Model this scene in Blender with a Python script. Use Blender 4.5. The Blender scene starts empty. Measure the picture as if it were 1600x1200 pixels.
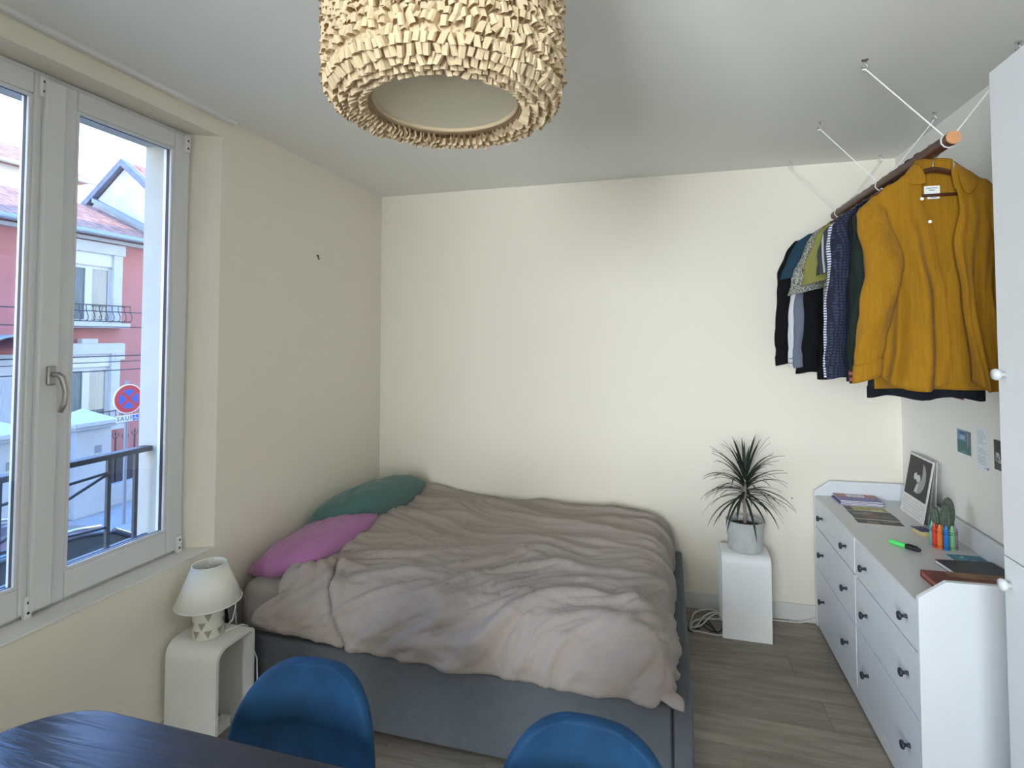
import bpy, bmesh, math, random
from mathutils import Vector, Matrix, Euler, noise

random.seed(7)
scene = bpy.context.scene
col = scene.collection
PI = math.pi

# ------------------------------------------------------------------ camera
cam_d = bpy.data.cameras.new('camera')
cam = bpy.data.objects.new('camera', cam_d)
col.objects.link(cam)
cam_d.sensor_fit = 'HORIZONTAL'
cam_d.sensor_width = 36.0
cam_d.lens = 844.17 / 1600 * 36.0
cam_d.shift_x = (800 - 809.49) / 1600
cam_d.shift_y = (497.7 - 600) / 1600
cam_d.clip_start = 0.02
cam.location = (2.0379, -3.6056, 1.6857)
cam.rotation_euler = (PI / 2 + 0.0355, 0.0, 0.2656)
scene.camera = cam

# ------------------------------------------------------------------ sky, sun, added rear light, exposure
SKY_STRENGTH = 8.0
world = bpy.data.worlds.new('daylight_sky')
scene.world = world
world.use_nodes = True
wn = world.node_tree
wn.nodes.clear()
w_out = wn.nodes.new('ShaderNodeOutputWorld')
w_bg = wn.nodes.new('ShaderNodeBackground')
w_tc = wn.nodes.new('ShaderNodeTexCoord')
w_sep = wn.nodes.new('ShaderNodeSeparateXYZ')
w_ramp = wn.nodes.new('ShaderNodeValToRGB')
w_ramp.color_ramp.elements[0].position = 0.12
w_ramp.color_ramp.elements[0].color = (0.95, 0.98, 1.0, 1)
w_ramp.color_ramp.elements[1].position = 0.55
w_ramp.color_ramp.elements[1].color = (0.11, 0.36, 1.0, 1)
wn.links.new(w_tc.outputs['Generated'], w_sep.inputs[0])
wn.links.new(w_sep.outputs['Z'], w_ramp.inputs[0])
wn.links.new(w_ramp.outputs[0], w_bg.inputs[0])
w_bg.inputs[1].default_value = SKY_STRENGTH
wn.links.new(w_bg.outputs[0], w_out.inputs[0])

sun_d = bpy.data.lights.new('sun', 'SUN')
sun_d.energy = 4.0
sun_d.angle = 0.01
sun_d.color = (1.0, 0.93, 0.82)
sun = bpy.data.objects.new('sun', sun_d)
col.objects.link(sun)
sun.rotation_euler = Vector((1.0, 0.35, 1.36)).to_track_quat('Z', 'Y').to_euler()

# lamp added behind the camera, in an invented window of the rear wall
wl_d = bpy.data.lights.new('added_rear_light', 'AREA')
wl_d.shape = 'RECTANGLE'
wl_d.size = 1.50       # width
wl_d.size_y = 1.95     # height
wl_d.energy = 315
wl_d.color = (0.95, 1.0, 1.07)
wl = bpy.data.objects.new('added_rear_light', wl_d)
col.objects.link(wl)
wl.location = (0.98, -6.64, 1.42)
wl.rotation_euler = (PI / 2, 0, 0)      # shines towards +Y

# portal that guides sampling of the sky through the visible window
pt_d = bpy.data.lights.new('window_portal', 'AREA')
pt_d.shape = 'RECTANGLE'
pt_d.size = 1.95
pt_d.size_y = 1.3
pt_d.cycles.is_portal = True
pt = bpy.data.objects.new('window_portal', pt_d)
col.objects.link(pt)
pt.location = (-0.40, -2.19, 1.68)
pt.rotation_euler = (0, -PI / 2, 0)

scene.view_settings.view_transform = 'Standard'
scene.view_settings.look = 'None'
scene.view_settings.gamma = 1.0
scene.view_settings.use_curve_mapping = False
scene.view_settings.exposure = 0.0

# ------------------------------------------------------------------ materials
def new_mat(name):
    m = bpy.data.materials.new(name)
    m.use_nodes = True
    nt = m.node_tree
    b = nt.nodes['Principled BSDF']
    return m, nt, b

def mat(name, color, rough=0.6, bump=0.0, bscale=60.0, var=0.0, vscale=6.0, metal=0.0, sheen=0.0, spec=None, stretch=None, coat=0.0):
    """plain procedural material: base colour with soft noise variation and fine relief"""
    m, nt, b = new_mat(name)
    b.inputs['Base Color'].default_value = (*color, 1)
    b.inputs['Roughness'].default_value = rough
    b.inputs['Metallic'].default_value = metal
    if sheen:
        b.inputs['Sheen Weight'].default_value = sheen
    if spec is not None:
        b.inputs['Specular IOR Level'].default_value = spec
    if coat:
        b.inputs['Coat Weight'].default_value = coat
    tc = nt.nodes.new('ShaderNodeTexCoord')
    vec = tc.outputs['Object']
    if stretch:
        mp = nt.nodes.new('ShaderNodeMapping')
        mp.inputs['Scale'].default_value = stretch
        nt.links.new(vec, mp.inputs[0])
        vec = mp.outputs[0]
    if var:
        n = nt.nodes.new('ShaderNodeTexNoise')
        n.inputs['Scale'].default_value = vscale
        n.inputs['Detail'].default_value = 4
        nt.links.new(vec, n.inputs['Vector'])
        r = nt.nodes.new('ShaderNodeValToRGB')
        r.color_ramp.elements[0].position = 0.3
        r.color_ramp.elements[1].position = 0.7
        r.color_ramp.elements[0].color = (*[max(0, c * (1 - var)) for c in color], 1)
        r.color_ramp.elements[1].color = (*[min(1, c * (1 + var)) for c in color], 1)
        nt.links.new(n.outputs[0], r.inputs[0])
        nt.links.new(r.outputs[0], b.inputs['Base Color'])
    if bump:
        n2 = nt.nodes.new('ShaderNodeTexNoise')
        n2.inputs['Scale'].default_value = bscale
        n2.inputs['Detail'].default_value = 3
        nt.links.new(vec, n2.inputs['Vector'])
        bp = nt.nodes.new('ShaderNodeBump')
        bp.inputs['Strength'].default_value = bump
        bp.inputs['Distance'].default_value = 0.01
        nt.links.new(n2.outputs[0], bp.inputs['Height'])
        nt.links.new(bp.outputs[0], b.inputs['Normal'])
    return m

M = {}
M['wall'] = mat('wall_paint', (0.86, 0.80, 0.685), 0.75, bump=0.12, bscale=220)
M['ceiling'] = mat('ceiling_paint', (0.86, 0.85, 0.80), 0.85, bump=0.08, bscale=180)
M['facade_own'] = mat('facade_render', (0.46, 0.43, 0.35), 0.9, bump=0.15, bscale=60, var=0.05, vscale=8)
M['pvc'] = mat('window_pvc', (0.74, 0.745, 0.75), 0.35)
M['gasket'] = mat('window_gasket', (0.03, 0.03, 0.035), 0.6)
M['base'] = mat('baseboard_paint', (0.70, 0.69, 0.65), 0.5)
M['white'] = mat('white_lacquer', (0.725, 0.75, 0.775), 0.42, var=0.02, vscale=3)
M['white_stand'] = mat('white_stand_lacquer', (0.88, 0.885, 0.87), 0.45, var=0.02, vscale=4)
M['white_wood'] = mat('white_painted_wood', (0.80, 0.79, 0.74), 0.45, var=0.03, vscale=5)
M['white_plastic'] = mat('white_plastic', (0.82, 0.82, 0.80), 0.4)
M['knob_black'] = mat('dark_knob_metal', (0.035, 0.04, 0.055), 0.4, metal=0.3)
M['knob_grey'] = mat('pale_grey_knob', (0.60, 0.62, 0.62), 0.4)
M['chrome'] = mat('steel', (0.62, 0.62, 0.62), 0.3, metal=1.0)
M['handle'] = mat('brushed_handle', (0.46, 0.45, 0.43), 0.35, metal=0.8)
M['black_iron'] = mat('black_iron', (0.035, 0.037, 0.045), 0.5)
M['black'] = mat('black_plastic', (0.012, 0.012, 0.014), 0.5)
M['bed_fabric'] = mat('grey_bed_fabric', (0.105, 0.115, 0.127), 0.9, bump=0.25, bscale=500, var=0.07, vscale=30)
M['seam'] = mat('dark_seam', (0.015, 0.016, 0.02), 0.9)
M['duvet'] = mat('taupe_cotton', (0.375, 0.318, 0.280), 0.9, bump=0.30, bscale=38, var=0.05, vscale=4, sheen=0.05, spec=0.2)
M['sheet'] = mat('taupe_fitted_sheet', (0.30, 0.26, 0.235), 0.85, bump=0.10, bscale=40, sheen=0.1)
M['pillow_pink'] = mat('mauve_pillowcase', (0.40, 0.155, 0.34), 0.85, bump=0.12, bscale=40, sheen=0.2)
M['pillow_green'] = mat('dark_green_pillowcase', (0.058, 0.145, 0.128), 0.85, bump=0.15, bscale=45, sheen=0.2)
M['velvet'] = mat('blue_velvet', (0.004, 0.036, 0.092), 0.75, bump=0.05, bscale=300, var=0.22, vscale=14, sheen=0.12, spec=0.25)
M['velvet'].node_tree.nodes['Principled BSDF'].inputs['Sheen Tint'].default_value = (0.25, 0.5, 0.9, 1)
M['concrete'] = mat('pale_concrete', (0.52, 0.52, 0.50), 0.85, bump=0.2, bscale=90, var=0.12, vscale=18)
M['soil'] = mat('dark_soil', (0.045, 0.022, 0.015), 0.95, bump=0.6, bscale=120)
M['trunk'] = mat('plant_trunk', (0.33, 0.28, 0.22), 0.8, bump=0.5, bscale=90, var=0.2, vscale=40)
M['leaf'] = mat('dark_green_leaf', (0.022, 0.034, 0.024), 0.45, var=0.35, vscale=25)
M['lamp_shade'] = mat('ivory_lampshade', (0.80, 0.78, 0.69), 0.8, bump=0.1, bscale=350)
M['ceramic'] = mat('pale_ceramic', (0.70, 0.67, 0.57), 0.4)
M['ceramic_tri'] = mat('taupe_ceramic_print', (0.33, 0.30, 0.24), 0.5)
M['wood_dark'] = mat('stained_rail_wood', (0.085, 0.028, 0.016), 0.4, var=0.3, vscale=20, stretch=(8, 0.6, 8))
M['wood_end'] = mat('raw_wood_end', (0.62, 0.30, 0.13), 0.7, var=0.1, vscale=60)
M['hanger_wood'] = mat('dark_hanger_wood', (0.075, 0.026, 0.013), 0.4, var=0.2, vscale=30)
M['cord_white'] = mat('white_cord', (0.85, 0.85, 0.82), 0.7)
M['cable_white'] = mat('white_cable', (0.72, 0.70, 0.66), 0.5)

def translucent_mat(name, color, amount, rough=0.8):
    m, nt, b = new_mat(name)
    b.inputs['Base Color'].default_value = (*color, 1)
    b.inputs['Roughness'].default_value = rough
    t = nt.nodes.new('ShaderNodeBsdfTranslucent')
    t.inputs[0].default_value = (*color, 1)
    mx = nt.nodes.new('ShaderNodeMixShader')
    mx.inputs[0].default_value = amount
    out = nt.nodes['Material Output']
    nt.links.new(b.outputs[0], mx.inputs[1])
    nt.links.new(t.outputs[0], mx.inputs[2])
    nt.links.new(mx.outputs[0], out.inputs[0])
    return m
M['paper'] = translucent_mat('cream_paper', (0.64, 0.50, 0.32), 0.22)
M['diffuser'] = translucent_mat('parchment_diffuser', (0.80, 0.74, 0.56), 0.35)

def glass_mat(name, tint=(0.96, 0.985, 0.99)):
    m, nt, b = new_mat(name)
    nt.nodes.remove(b)
    tr = nt.nodes.new('ShaderNodeBsdfTransparent')
    tr.inputs[0].default_value = (*tint, 1)
    gl = nt.nodes.new('ShaderNodeBsdfGlossy')
    gl.inputs['Roughness'].default_value = 0.02
    fr = nt.nodes.new('ShaderNodeFresnel')
    fr.inputs[0].default_value = 1.35
    mx = nt.nodes.new('ShaderNodeMixShader')
    nt.links.new(fr.outputs[0], mx.inputs[0])
    nt.links.new(tr.outputs[0], mx.inputs[1])
    nt.links.new(gl.outputs[0], mx.inputs[2])
    nt.links.new(mx.outputs[0], nt.nodes['Material Output'].inputs[0])
    return m
M['glass'] = glass_mat('window_glass')

def plank_mat():
    m, nt, b = new_mat('grey_oak_plank')
    geo = nt.nodes.new('ShaderNodeNewGeometry')
    oi = nt.nodes.new('ShaderNodeObjectInfo')
    add = nt.nodes.new('ShaderNodeVectorMath'); add.operation = 'ADD'
    sc = nt.nodes.new('ShaderNodeVectorMath'); sc.operation = 'SCALE'
    comb = nt.nodes.new('ShaderNodeCombineXYZ')
    for i in range(3):
        nt.links.new(oi.outputs['Random'], comb.inputs[i])
    nt.links.new(comb.outputs[0], sc.inputs[0]); sc.inputs['Scale'].default_value = 37.0
    nt.links.new(geo.outputs['Position'], add.inputs[0]); nt.links.new(sc.outputs[0], add.inputs[1])
    mp = nt.nodes.new('ShaderNodeMapping'); mp.inputs['Scale'].default_value = (1.1, 9, 1)
    nt.links.new(add.outputs[0], mp.inputs[0])
    n = nt.nodes.new('ShaderNodeTexNoise'); n.inputs['Scale'].default_value = 2.2; n.inputs['Detail'].default_value = 9; n.inputs['Roughness'].default_value = 0.62
    n.inputs['Distortion'].default_value = 0.8
    nt.links.new(mp.outputs[0], n.inputs['Vector'])
    r = nt.nodes.new('ShaderNodeValToRGB')
    e = r.color_ramp.elements
    e[0].position = 0.28; e[0].color = (0.165, 0.138, 0.108, 1)
    e[1].position = 0.72; e[1].color = (0.385, 0.332, 0.268, 1)
    nt.links.new(n.outputs[0], r.inputs[0])
    hsv = nt.nodes.new('ShaderNodeHueSaturation')
    mr = nt.nodes.new('ShaderNodeMapRange'); mr.inputs['To Min'].default_value = 0.84; mr.inputs['To Max'].default_value = 1.14
    nt.links.new(oi.outputs['Random'], mr.inputs[0]); nt.links.new(mr.outputs[0], hsv.inputs['Value'])
    nt.links.new(r.outputs[0], hsv.inputs['Color'])
    nt.links.new(hsv.outputs[0], b.inputs['Base Color'])
    b.inputs['Roughness'].default_value = 0.42
    bp = nt.nodes.new('ShaderNodeBump'); bp.inputs['Strength'].default_value = 0.15; bp.inputs['Distance'].default_value = 0.004
    nt.links.new(n.outputs[0], bp.inputs['Height']); nt.links.new(bp.outputs[0], b.inputs['Normal'])
    return m
M['plank'] = plank_mat()

def table_mat():
    m, nt, b = new_mat('blue_black_stained_ash')
    tc = nt.nodes.new('ShaderNodeTexCoord')
    mp = nt.nodes.new('ShaderNodeMapping'); mp.inputs['Scale'].default_value = (0.9, 9, 1)
    nt.links.new(tc.outputs['Object'], mp.inputs[0])
    n = nt.nodes.new('ShaderNodeTexNoise'); n.inputs['Scale'].default_value = 3.5; n.inputs['Detail'].default_value = 8; n.inputs['Distortion'].default_value = 1.2
    nt.links.new(mp.outputs[0], n.inputs['Vector'])
    r = nt.nodes.new('ShaderNodeValToRGB')
    r.color_ramp.elements[0].position = 0.35; r.color_ramp.elements[0].color = (0.010, 0.013, 0.026, 1)
    r.color_ramp.elements[1].position = 0.7; r.color_ramp.elements[1].color = (0.022, 0.029, 0.052, 1)
    nt.links.new(n.outputs[0], r.inputs[0]); nt.links.new(r.outputs[0], b.inputs['Base Color'])
    b.inputs['Roughness'].default_value = 0.26
    b.inputs['Specular IOR Level'].default_value = 0.7
    bp = nt.nodes.new('ShaderNodeBump'); bp.inputs['Strength'].default_value = 0.35; bp.inputs['Distance'].default_value = 0.004
    nt.links.new(n.outputs[0], bp.inputs['Height']); nt.links.new(bp.outputs[0], b.inputs['Normal'])
    return m
M['table'] = table_mat()

def pattern_mat(name, base, fg, kind, scale, width=0.5, axis='X', rough=0.85):
    """woven cloth with stripes / dots / checks / speckles in object space"""
    m, nt, b = new_mat(name)
    tc = nt.nodes.new('ShaderNodeTexCoord')
    b.inputs['Roughness'].default_value = rough
    mix = nt.nodes.new('ShaderNodeMix'); mix.data_type = 'RGBA'
    mix.inputs['A'].default_value = (*base, 1); mix.inputs['B'].default_value = (*fg, 1)
    sep = nt.nodes.new('ShaderNodeSeparateXYZ')
    nt.links.new(tc.outputs['Object'], sep.inputs[0])
    def math_n(op, a, bval=None):
        k = nt.nodes.new('ShaderNodeMath'); k.operation = op
        if hasattr(a, 'is_linked'): nt.links.new(a, k.inputs[0])
        else: k.inputs[0].default_value = a
        if bval is not None:
            if hasattr(bval, 'is_linked'): nt.links.new(bval, k.inputs[1])
            else: k.inputs[1].default_value = bval
        return k.outputs[0]
    def saw(src):
        return math_n('FRACT', math_n('MULTIPLY', src, scale))
    if kind == 'stripes':
        f = math_n('LESS_THAN', saw(sep.outputs[axis]), width)
    elif kind == 'checks':
        f = math_n('MAXIMUM', math_n('LESS_THAN', saw(sep.outputs['X']), width), math_n('LESS_THAN', saw(sep.outputs['Z']), width))
    elif kind == 'dots':
        vo = nt.nodes.new('ShaderNodeTexVoronoi'); vo.voronoi_dimensions = '2D'; vo.inputs['Scale'].default_value = scale; vo.inputs['Randomness'].default_value = 0.25
        cb2 = nt.nodes.new('ShaderNodeCombineXYZ')
        nt.links.new(math_n('ADD', sep.outputs['X'], sep.outputs['Y']), cb2.inputs[0]); nt.links.new(sep.outputs['Z'], cb2.inputs[1])
        nt.links.new(cb2.outputs[0], vo.inputs['Vector'])
        f = math_n('LESS_THAN', vo.outputs['Distance'], width)
    else:
        n = nt.nodes.new('ShaderNodeTexNoise'); n.inputs['Scale'].default_value = scale; n.inputs['Detail'].default_value = 2
        nt.links.new(tc.outputs['Object'], n.inputs['Vector'])
        f = math_n('GREATER_THAN', n.outputs[0], width)
    nt.links.new(f, mix.inputs['Factor'])
    nt.links.new(mix.outputs['Result'], b.inputs['Base Color'])
    return m

# ------------------------------------------------------------------ mesh builder
class MB:
    def __init__(self):
        self.v = []; self.f = []; self.m = []
    def quad(self, a, b, c, d, m=0):
        i = len(self.v); self.v += [tuple(a), tuple(b), tuple(c), tuple(d)]; self.f.append((i, i+1, i+2, i+3)); self.m.append(m); return self
    def poly(self, pts, m=0):
        i = len(self.v); self.v += [tuple(p) for p in pts]; self.f.append(tuple(range(i, i+len(pts)))); self.m.append(m); return self
    def box(self, lo, hi, m=0):
        x0, y0, z0 = lo; x1, y1, z1 = hi
        i = len(self.v)
        self.v += [(x0,y0,z0),(x1,y0,z0),(x1,y1,z0),(x0,y1,z0),(x0,y0,z1),(x1,y0,z1),(x1,y1,z1),(x0,y1,z1)]
        for q in ((3,2,1,0),(4,5,6,7),(0,1,5,4),(1,2,6,5),(2,3,7,6),(3,0,4,7)):
            self.f.append(tuple(i+k for k in q)); self.m.append(m)
        return self
    def prism(self, poly, z0, z1, axes='xyz', m=0):
        """extrude a 2-D polygon (u,v) between w=z0..z1; axes names where (u,v,w) go"""
        def put(u, v, w):
            p = [0, 0, 0]
            for a, val in zip(axes, (u, v, w)): p['xyz'.index(a)] = val
            return tuple(p)
        n = len(poly); i = len(self.v)
        self.v += [put(u, v, z0) for u, v in poly] + [put(u, v, z1) for u, v in poly]
        self.f.append(tuple(range(i+n-1, i-1, -1))); self.m.append(m)
        self.f.append(tuple(range(i+n, i+2*n))); self.m.append(m)
        for k in range(n):
            k2 = (k+1) % n
            self.f.append((i+k, i+k2, i+n+k2, i+n+k)); self.m.append(m)
        return self
    def tube(self, pts, r, n=8, cap=True, m=0, flat=None, up=None):
        pts = [Vector(p) for p in pts]
        rs = r if hasattr(r, '__len__') else [r]*len(pts)
        i = len(self.v); prev = None
        for k, p in enumerate(pts):
            t = (pts[min(k+1, len(pts)-1)] - pts[max(k-1, 0)])
            if t.length < 1e-9: t = Vector((0, 0, 1))
            t.normalize()
            if up is not None: a = Vector(up)
            elif prev is None: a = Vector((0, 0, 1)) if abs(t.z) < 0.9 else Vector((1, 0, 0))
            else: a = prev
            s = t.cross(a)
            if s.length < 1e-6: s = t.cross(Vector((1, 0.3, 0)))
            s.normalize(); u = s.cross(t).normalized(); prev = u
            fl = 1.0 if flat is None else (flat[k] if hasattr(flat, '__len__') else flat)
            for j in range(n):
                an = 2*PI*j/n
                self.v.append(tuple(p + s*(math.cos(an)*rs[k]) + u*(math.sin(an)*rs[k]*fl)))
        for k in range(len(pts)-1):
            for j in range(n):
                j2 = (j+1) % n
                self.f.append((i+k*n+j, i+k*n+j2, i+(k+1)*n+j2, i+(k+1)*n+j)); self.m.append(m)
        if cap:
            self.f.append(tuple(i+j for j in range(n-1, -1, -1))); self.m.append(m)
            e = i+(len(pts)-1)*n
            self.f.append(tuple(e+j for j in range(n))); self.m.append(m)
        return self
    def lathe(self, prof, n=32, c=(0, 0, 0), m=0, capb=True, capt=True, sx=1.0, sy=1.0, axis='z'):
        i = len(self.v)
        for (r, z) in prof:
            for j in range(n):
                a = 2*PI*j/n
                x, y = r*math.cos(a)*sx, r*math.sin(a)*sy
                if axis == 'z': p = (c[0]+x, c[1]+y, c[2]+z)
                elif axis == 'x': p = (c[0]+z, c[1]+x, c[2]+y)
                else: p = (c[0]+y, c[1]+z, c[2]+x)
                self.v.append(p)
        for k in range(len(prof)-1):
            for j in range(n):
                j2 = (j+1) % n
                self.f.append((i+k*n+j, i+k*n+j2, i+(k+1)*n+j2, i+(k+1)*n+j)); self.m.append(m)
        if capb: self.f.append(tuple(i+j for j in range(n-1, -1, -1))); self.m.append(m)
        if capt:
            e = i+(len(prof)-1)*n
            self.f.append(tuple(e+j for j in range(n))); self.m.append(m)
        return self
    def grid(self, fn, nu, nv, m=0, closed_u=False):
        i = len(self.v)
        for b in range(nv+1):
            for a in range(nu if closed_u else nu+1):
                self.v.append(tuple(fn(a/nu, b/nv)))
        w = nu if closed_u else nu+1
        for b in range(nv):
            for a in range(nu):
                a2 = (a+1) % w
                self.f.append((i+b*w+a, i+b*w+a2, i+(b+1)*w+a2, i+(b+1)*w+a)); self.m.append(m)
        return self
    def xf(self, M4, start=0):
        for k in range(start, len(self.v)): self.v[k] = tuple(M4 @ Vector(self.v[k]))
        return self
    def mesh(self, name, mats, smooth=False, off=(0, 0, 0)):
        me = bpy.data.meshes.new(name)
        me.from_pydata([(x-off[0], y-off[1], z-off[2]) for x, y, z in self.v], [], self.f)
        mats = mats if isinstance(mats, (list, tuple)) else [mats]
        for mm in mats: me.materials.append(M[mm] if isinstance(mm, str) else mm)
        if len(mats) > 1:
            for p, mi in zip(me.polygons, self.m): p.material_index = mi
        if smooth:
            for p in me.polygons: p.use_smooth = True
        me.validate(); me.update()
        return me
    def build(self, name, mats, parent=None, smooth=False, bevel=0, seg=2, label=None, cat=None, group=None, kind=None, world=False, auto=None):
        if parent is None:
            xs = [v[0] for v in self.v]; ys = [v[1] for v in self.v]; zs = [v[2] for v in self.v]
            off = ((min(xs)+max(xs))/2, (min(ys)+max(ys))/2, min(zs))
        else:
            off = tuple(wloc(parent)) if world else (0, 0, 0)
        me = self.mesh(name, mats, smooth, off)
        o = bpy.data.objects.new(name, me); col.objects.link(o)
        if parent is None: o.location = off
        else: o.parent = parent
        if bevel:
            bv = o.modifiers.new('bevel', 'BEVEL'); bv.width = bevel; bv.segments = seg; bv.limit_method = 'ANGLE'; bv.angle_limit = 0.6
        if auto:
            for p in me.polygons: p.use_smooth = True
            try: me.set_sharp_from_angle(angle=auto)
            except Exception: pass
        tag(o, label, cat, group, kind)
        return o

def wloc(o):
    p = Vector((0, 0, 0))
    while o is not None:
        p = p + o.location; o = o.parent
    return p

def tag(o, label=None, cat=None, group=None, kind=None):
    if label: o['label'] = label
    if cat: o['category'] = cat
    if group: o['group'] = group
    if kind: o['kind'] = kind
    return o

def thing(name, label=None, cat=None, loc=(0, 0, 0), rz=0.0, group=None, kind=None):
    o = bpy.data.objects.new(name, None); col.objects.link(o)
    o.empty_display_size = 0.1
    o.location = loc; o.rotation_euler = (0, 0, rz)
    return tag(o, label, cat, group, kind)

def inst(name, me, parent=None, loc=(0, 0, 0), rot=(0, 0, 0), scale=(1, 1, 1)):
    o = bpy.data.objects.new(name, me); col.objects.link(o)
    o.parent = parent; o.location = loc; o.rotation_euler = rot; o.scale = scale
    return o

def subsurf(o, lv=2):
    s = o.modifiers.new('subsurf', 'SUBSURF'); s.levels = lv; s.render_levels = lv
    return o

def solidify(o, t, offset=-1):
    s = o.modifiers.new('solidify', 'SOLIDIFY'); s.thickness = t; s.offset = offset
    return o

def copy_tree(o, parent=None):
    c = o.copy(); col.objects.link(c); c.parent = parent
    for ch in [x for x in bpy.data.objects if x.parent == o]: copy_tree(ch, c)
    return c

# ------------------------------------------------------------------ room dimensions (metres)
W, H, REAR = 3.35, 2.7385, -6.4
GROUND = -1.85
OUTX = -0.36                       # outer face of the street wall
WY0, WY1, WZ0, WZ1 = -2.87, -1.512, 0.711, 2.648     # visible window, inner opening
FY0, FY1, FZ0, FZ1 = -2.81, -1.57, 0.705, 2.645      # window frame

# ------------------------------------------------------------------ structure: walls
def struct(mb, name, m, **k):
    return mb.build(name, m, kind='structure', **k)

wl_mb = MB()
def wl_piece(y0, y1, z0, z1): wl_mb.box((OUTX, y0, z0), (0, y1, z1))
wl_piece(REAR, WY0, 0, H); wl_piece(WY1 + 0.0, 0.0, 0, H)
wl_piece(WY0, WY1, 0, WZ0); wl_piece(WY0, WY1, WZ1, H)
# splayed inner jambs of the visible window
wl_mb.prism([(0, WY1), (-0.12, FY1), (-0.17, -1.60), (-0.19, -1.60), (-0.19, WY1)], WZ0, WZ1, 'xyz')
wl_mb.prism([(0, WY0), (-0.19, WY0), (-0.19, -2.78), (-0.17, -2.78), (-0.12, FY0)], WZ0, WZ1, 'xyz')
struct(wl_mb, 'wall_left', 'wall')

struct(MB().box((OUTX, 0, -0.1), (W + 0.15, 0.15, H + 0.1)), 'wall_back', 'wall')
struct(MB().box((W, REAR, -0.1), (W + 0.15, 0.0, H + 0.1)), 'wall_right', mat('wall_paint_paler', (0.85, 0.835, 0.785), 0.75, bump=0.12, bscale=220))  # paler copy of the wall paint
RW0, RW1 = 0.20, 1.76               # invented rear window, opening for the added lamp
wr = MB()
wr.box((OUTX, REAR - 0.30, -0.1), (RW0, REAR, H + 0.1)); wr.box((RW1, REAR - 0.30, -0.1), (W + 0.15, REAR, H + 0.1))
wr.box((RW0, REAR - 0.30, -0.1), (RW1, REAR, 0.40)); wr.box((RW0, REAR - 0.30, 2.45), (RW1, REAR, H + 0.1))
struct(wr, 'wall_rear', 'wall')
# unseen partition, added to shade the left side from the rear lamp
struct(MB().box((0.0, -4.75, 0.0), (0.97, -4.65, H)), 'added_shade_partition', 'wall')
struct(MB().box((OUTX, REAR, H), (W, 0.0, H + 0.2)), 'ceiling', 'ceiling')
# the rest of the house front, above and beside the room, made tall to shade the street
hf = MB()
hf.box((OUTX, -1.60, WZ0), (-0.19, WY1, WZ1)); hf.box((OUTX, WY0, WZ0), (-0.19, -2.78, WZ1))     # outer window reveals
hf.box((OUTX - 0.04, -2.78, WZ0 - 0.04), (-0.17, -1.60, 0.745)); hf.box((OUTX, -2.78, 2.60), (-0.17, -1.60, WZ1))
hf.box((OUTX, REAR - 0.30, H + 0.1), (OUTX + 0.3, 0.15, 22.0))
hf.box((OUTX, 0.15, GROUND), (OUTX + 0.3, 16, 22.0))
hf.box((OUTX, -16, GROUND), (OUTX + 0.3, REAR - 0.30, 22.0))
hf.box((OUTX, REAR - 0.30, GROUND), (OUTX + 0.3, 0.15, -0.1))
struct(hf, 'wall_exterior', 'facade_own')

# floor: sub-floor and single planks running along the back wall
fl = struct(MB().box((OUTX + .3, REAR, -0.1), (W, 0.0, -0.012)), 'floor', mat('subfloor', (0.05, 0.045, 0.04), 0.9))
pw, pl = 0.192, 1.285
plank_me = MB().box((0, 0, -0.011), (1, 1, 0)).mesh('plank', 'plank')
y, row = 0.0, 0
while y > REAR:
    y2 = max(y - pw, REAR)
    x = -((row * 0.47) % 1.0) * pl
    while x < W:
        a, b = max(x, 0.0), min(x + pl, W)
        if b - a > 0.03:
            o = inst('plank', plank_me, fl)
            o.scale = (b - a - 0.0012, (y - y2) - 0.0012, 1)
            o.location = Vector((a, y2, 0)) - fl.location
        x += pl
    y, row = y2, row + 1

# baseboards
def bb(name, lo, hi):
    MB().box(lo, hi).build(name, 'base', bevel=0.003, kind='structure')
bb('baseboard_back', (0.0, -0.013, 0.0), (W, 0.0, 0.102))
bb('baseboard_left', (0.0, REAR, 0.0), (0.013, -0.013, 0.102))
bb('baseboard_right', (W - 0.013, REAR, 0.0), (W, -0.013, 0.102))

# interior window board (sill) slightly proud
struct(MB().box((-0.12, WY0 + 0.002, WZ0 - 0.004), (0.006, WY1 - 0.002, WZ0 + 0.004)), 'trim_1', 'white_wood', bevel=0.003)

# ------------------------------------------------------------------ window_1
def ring(mb, y0, y1, z0, z1, wy, wz, x0, x1, m=0):
    """rectangular frame in the Y-Z plane"""
    mb.box((x0, y0, z0), (x1, y0 + wy, z1), m); mb.box((x0, y1 - wy, z0), (x1, y1, z1), m)
    mb.box((x0, y0 + wy, z0), (x1, y1 - wy, z0 + wz), m); mb.box((x0, y0 + wy, z1 - wz), (x1, y1 - wy, z1), m)
    return mb

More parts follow.
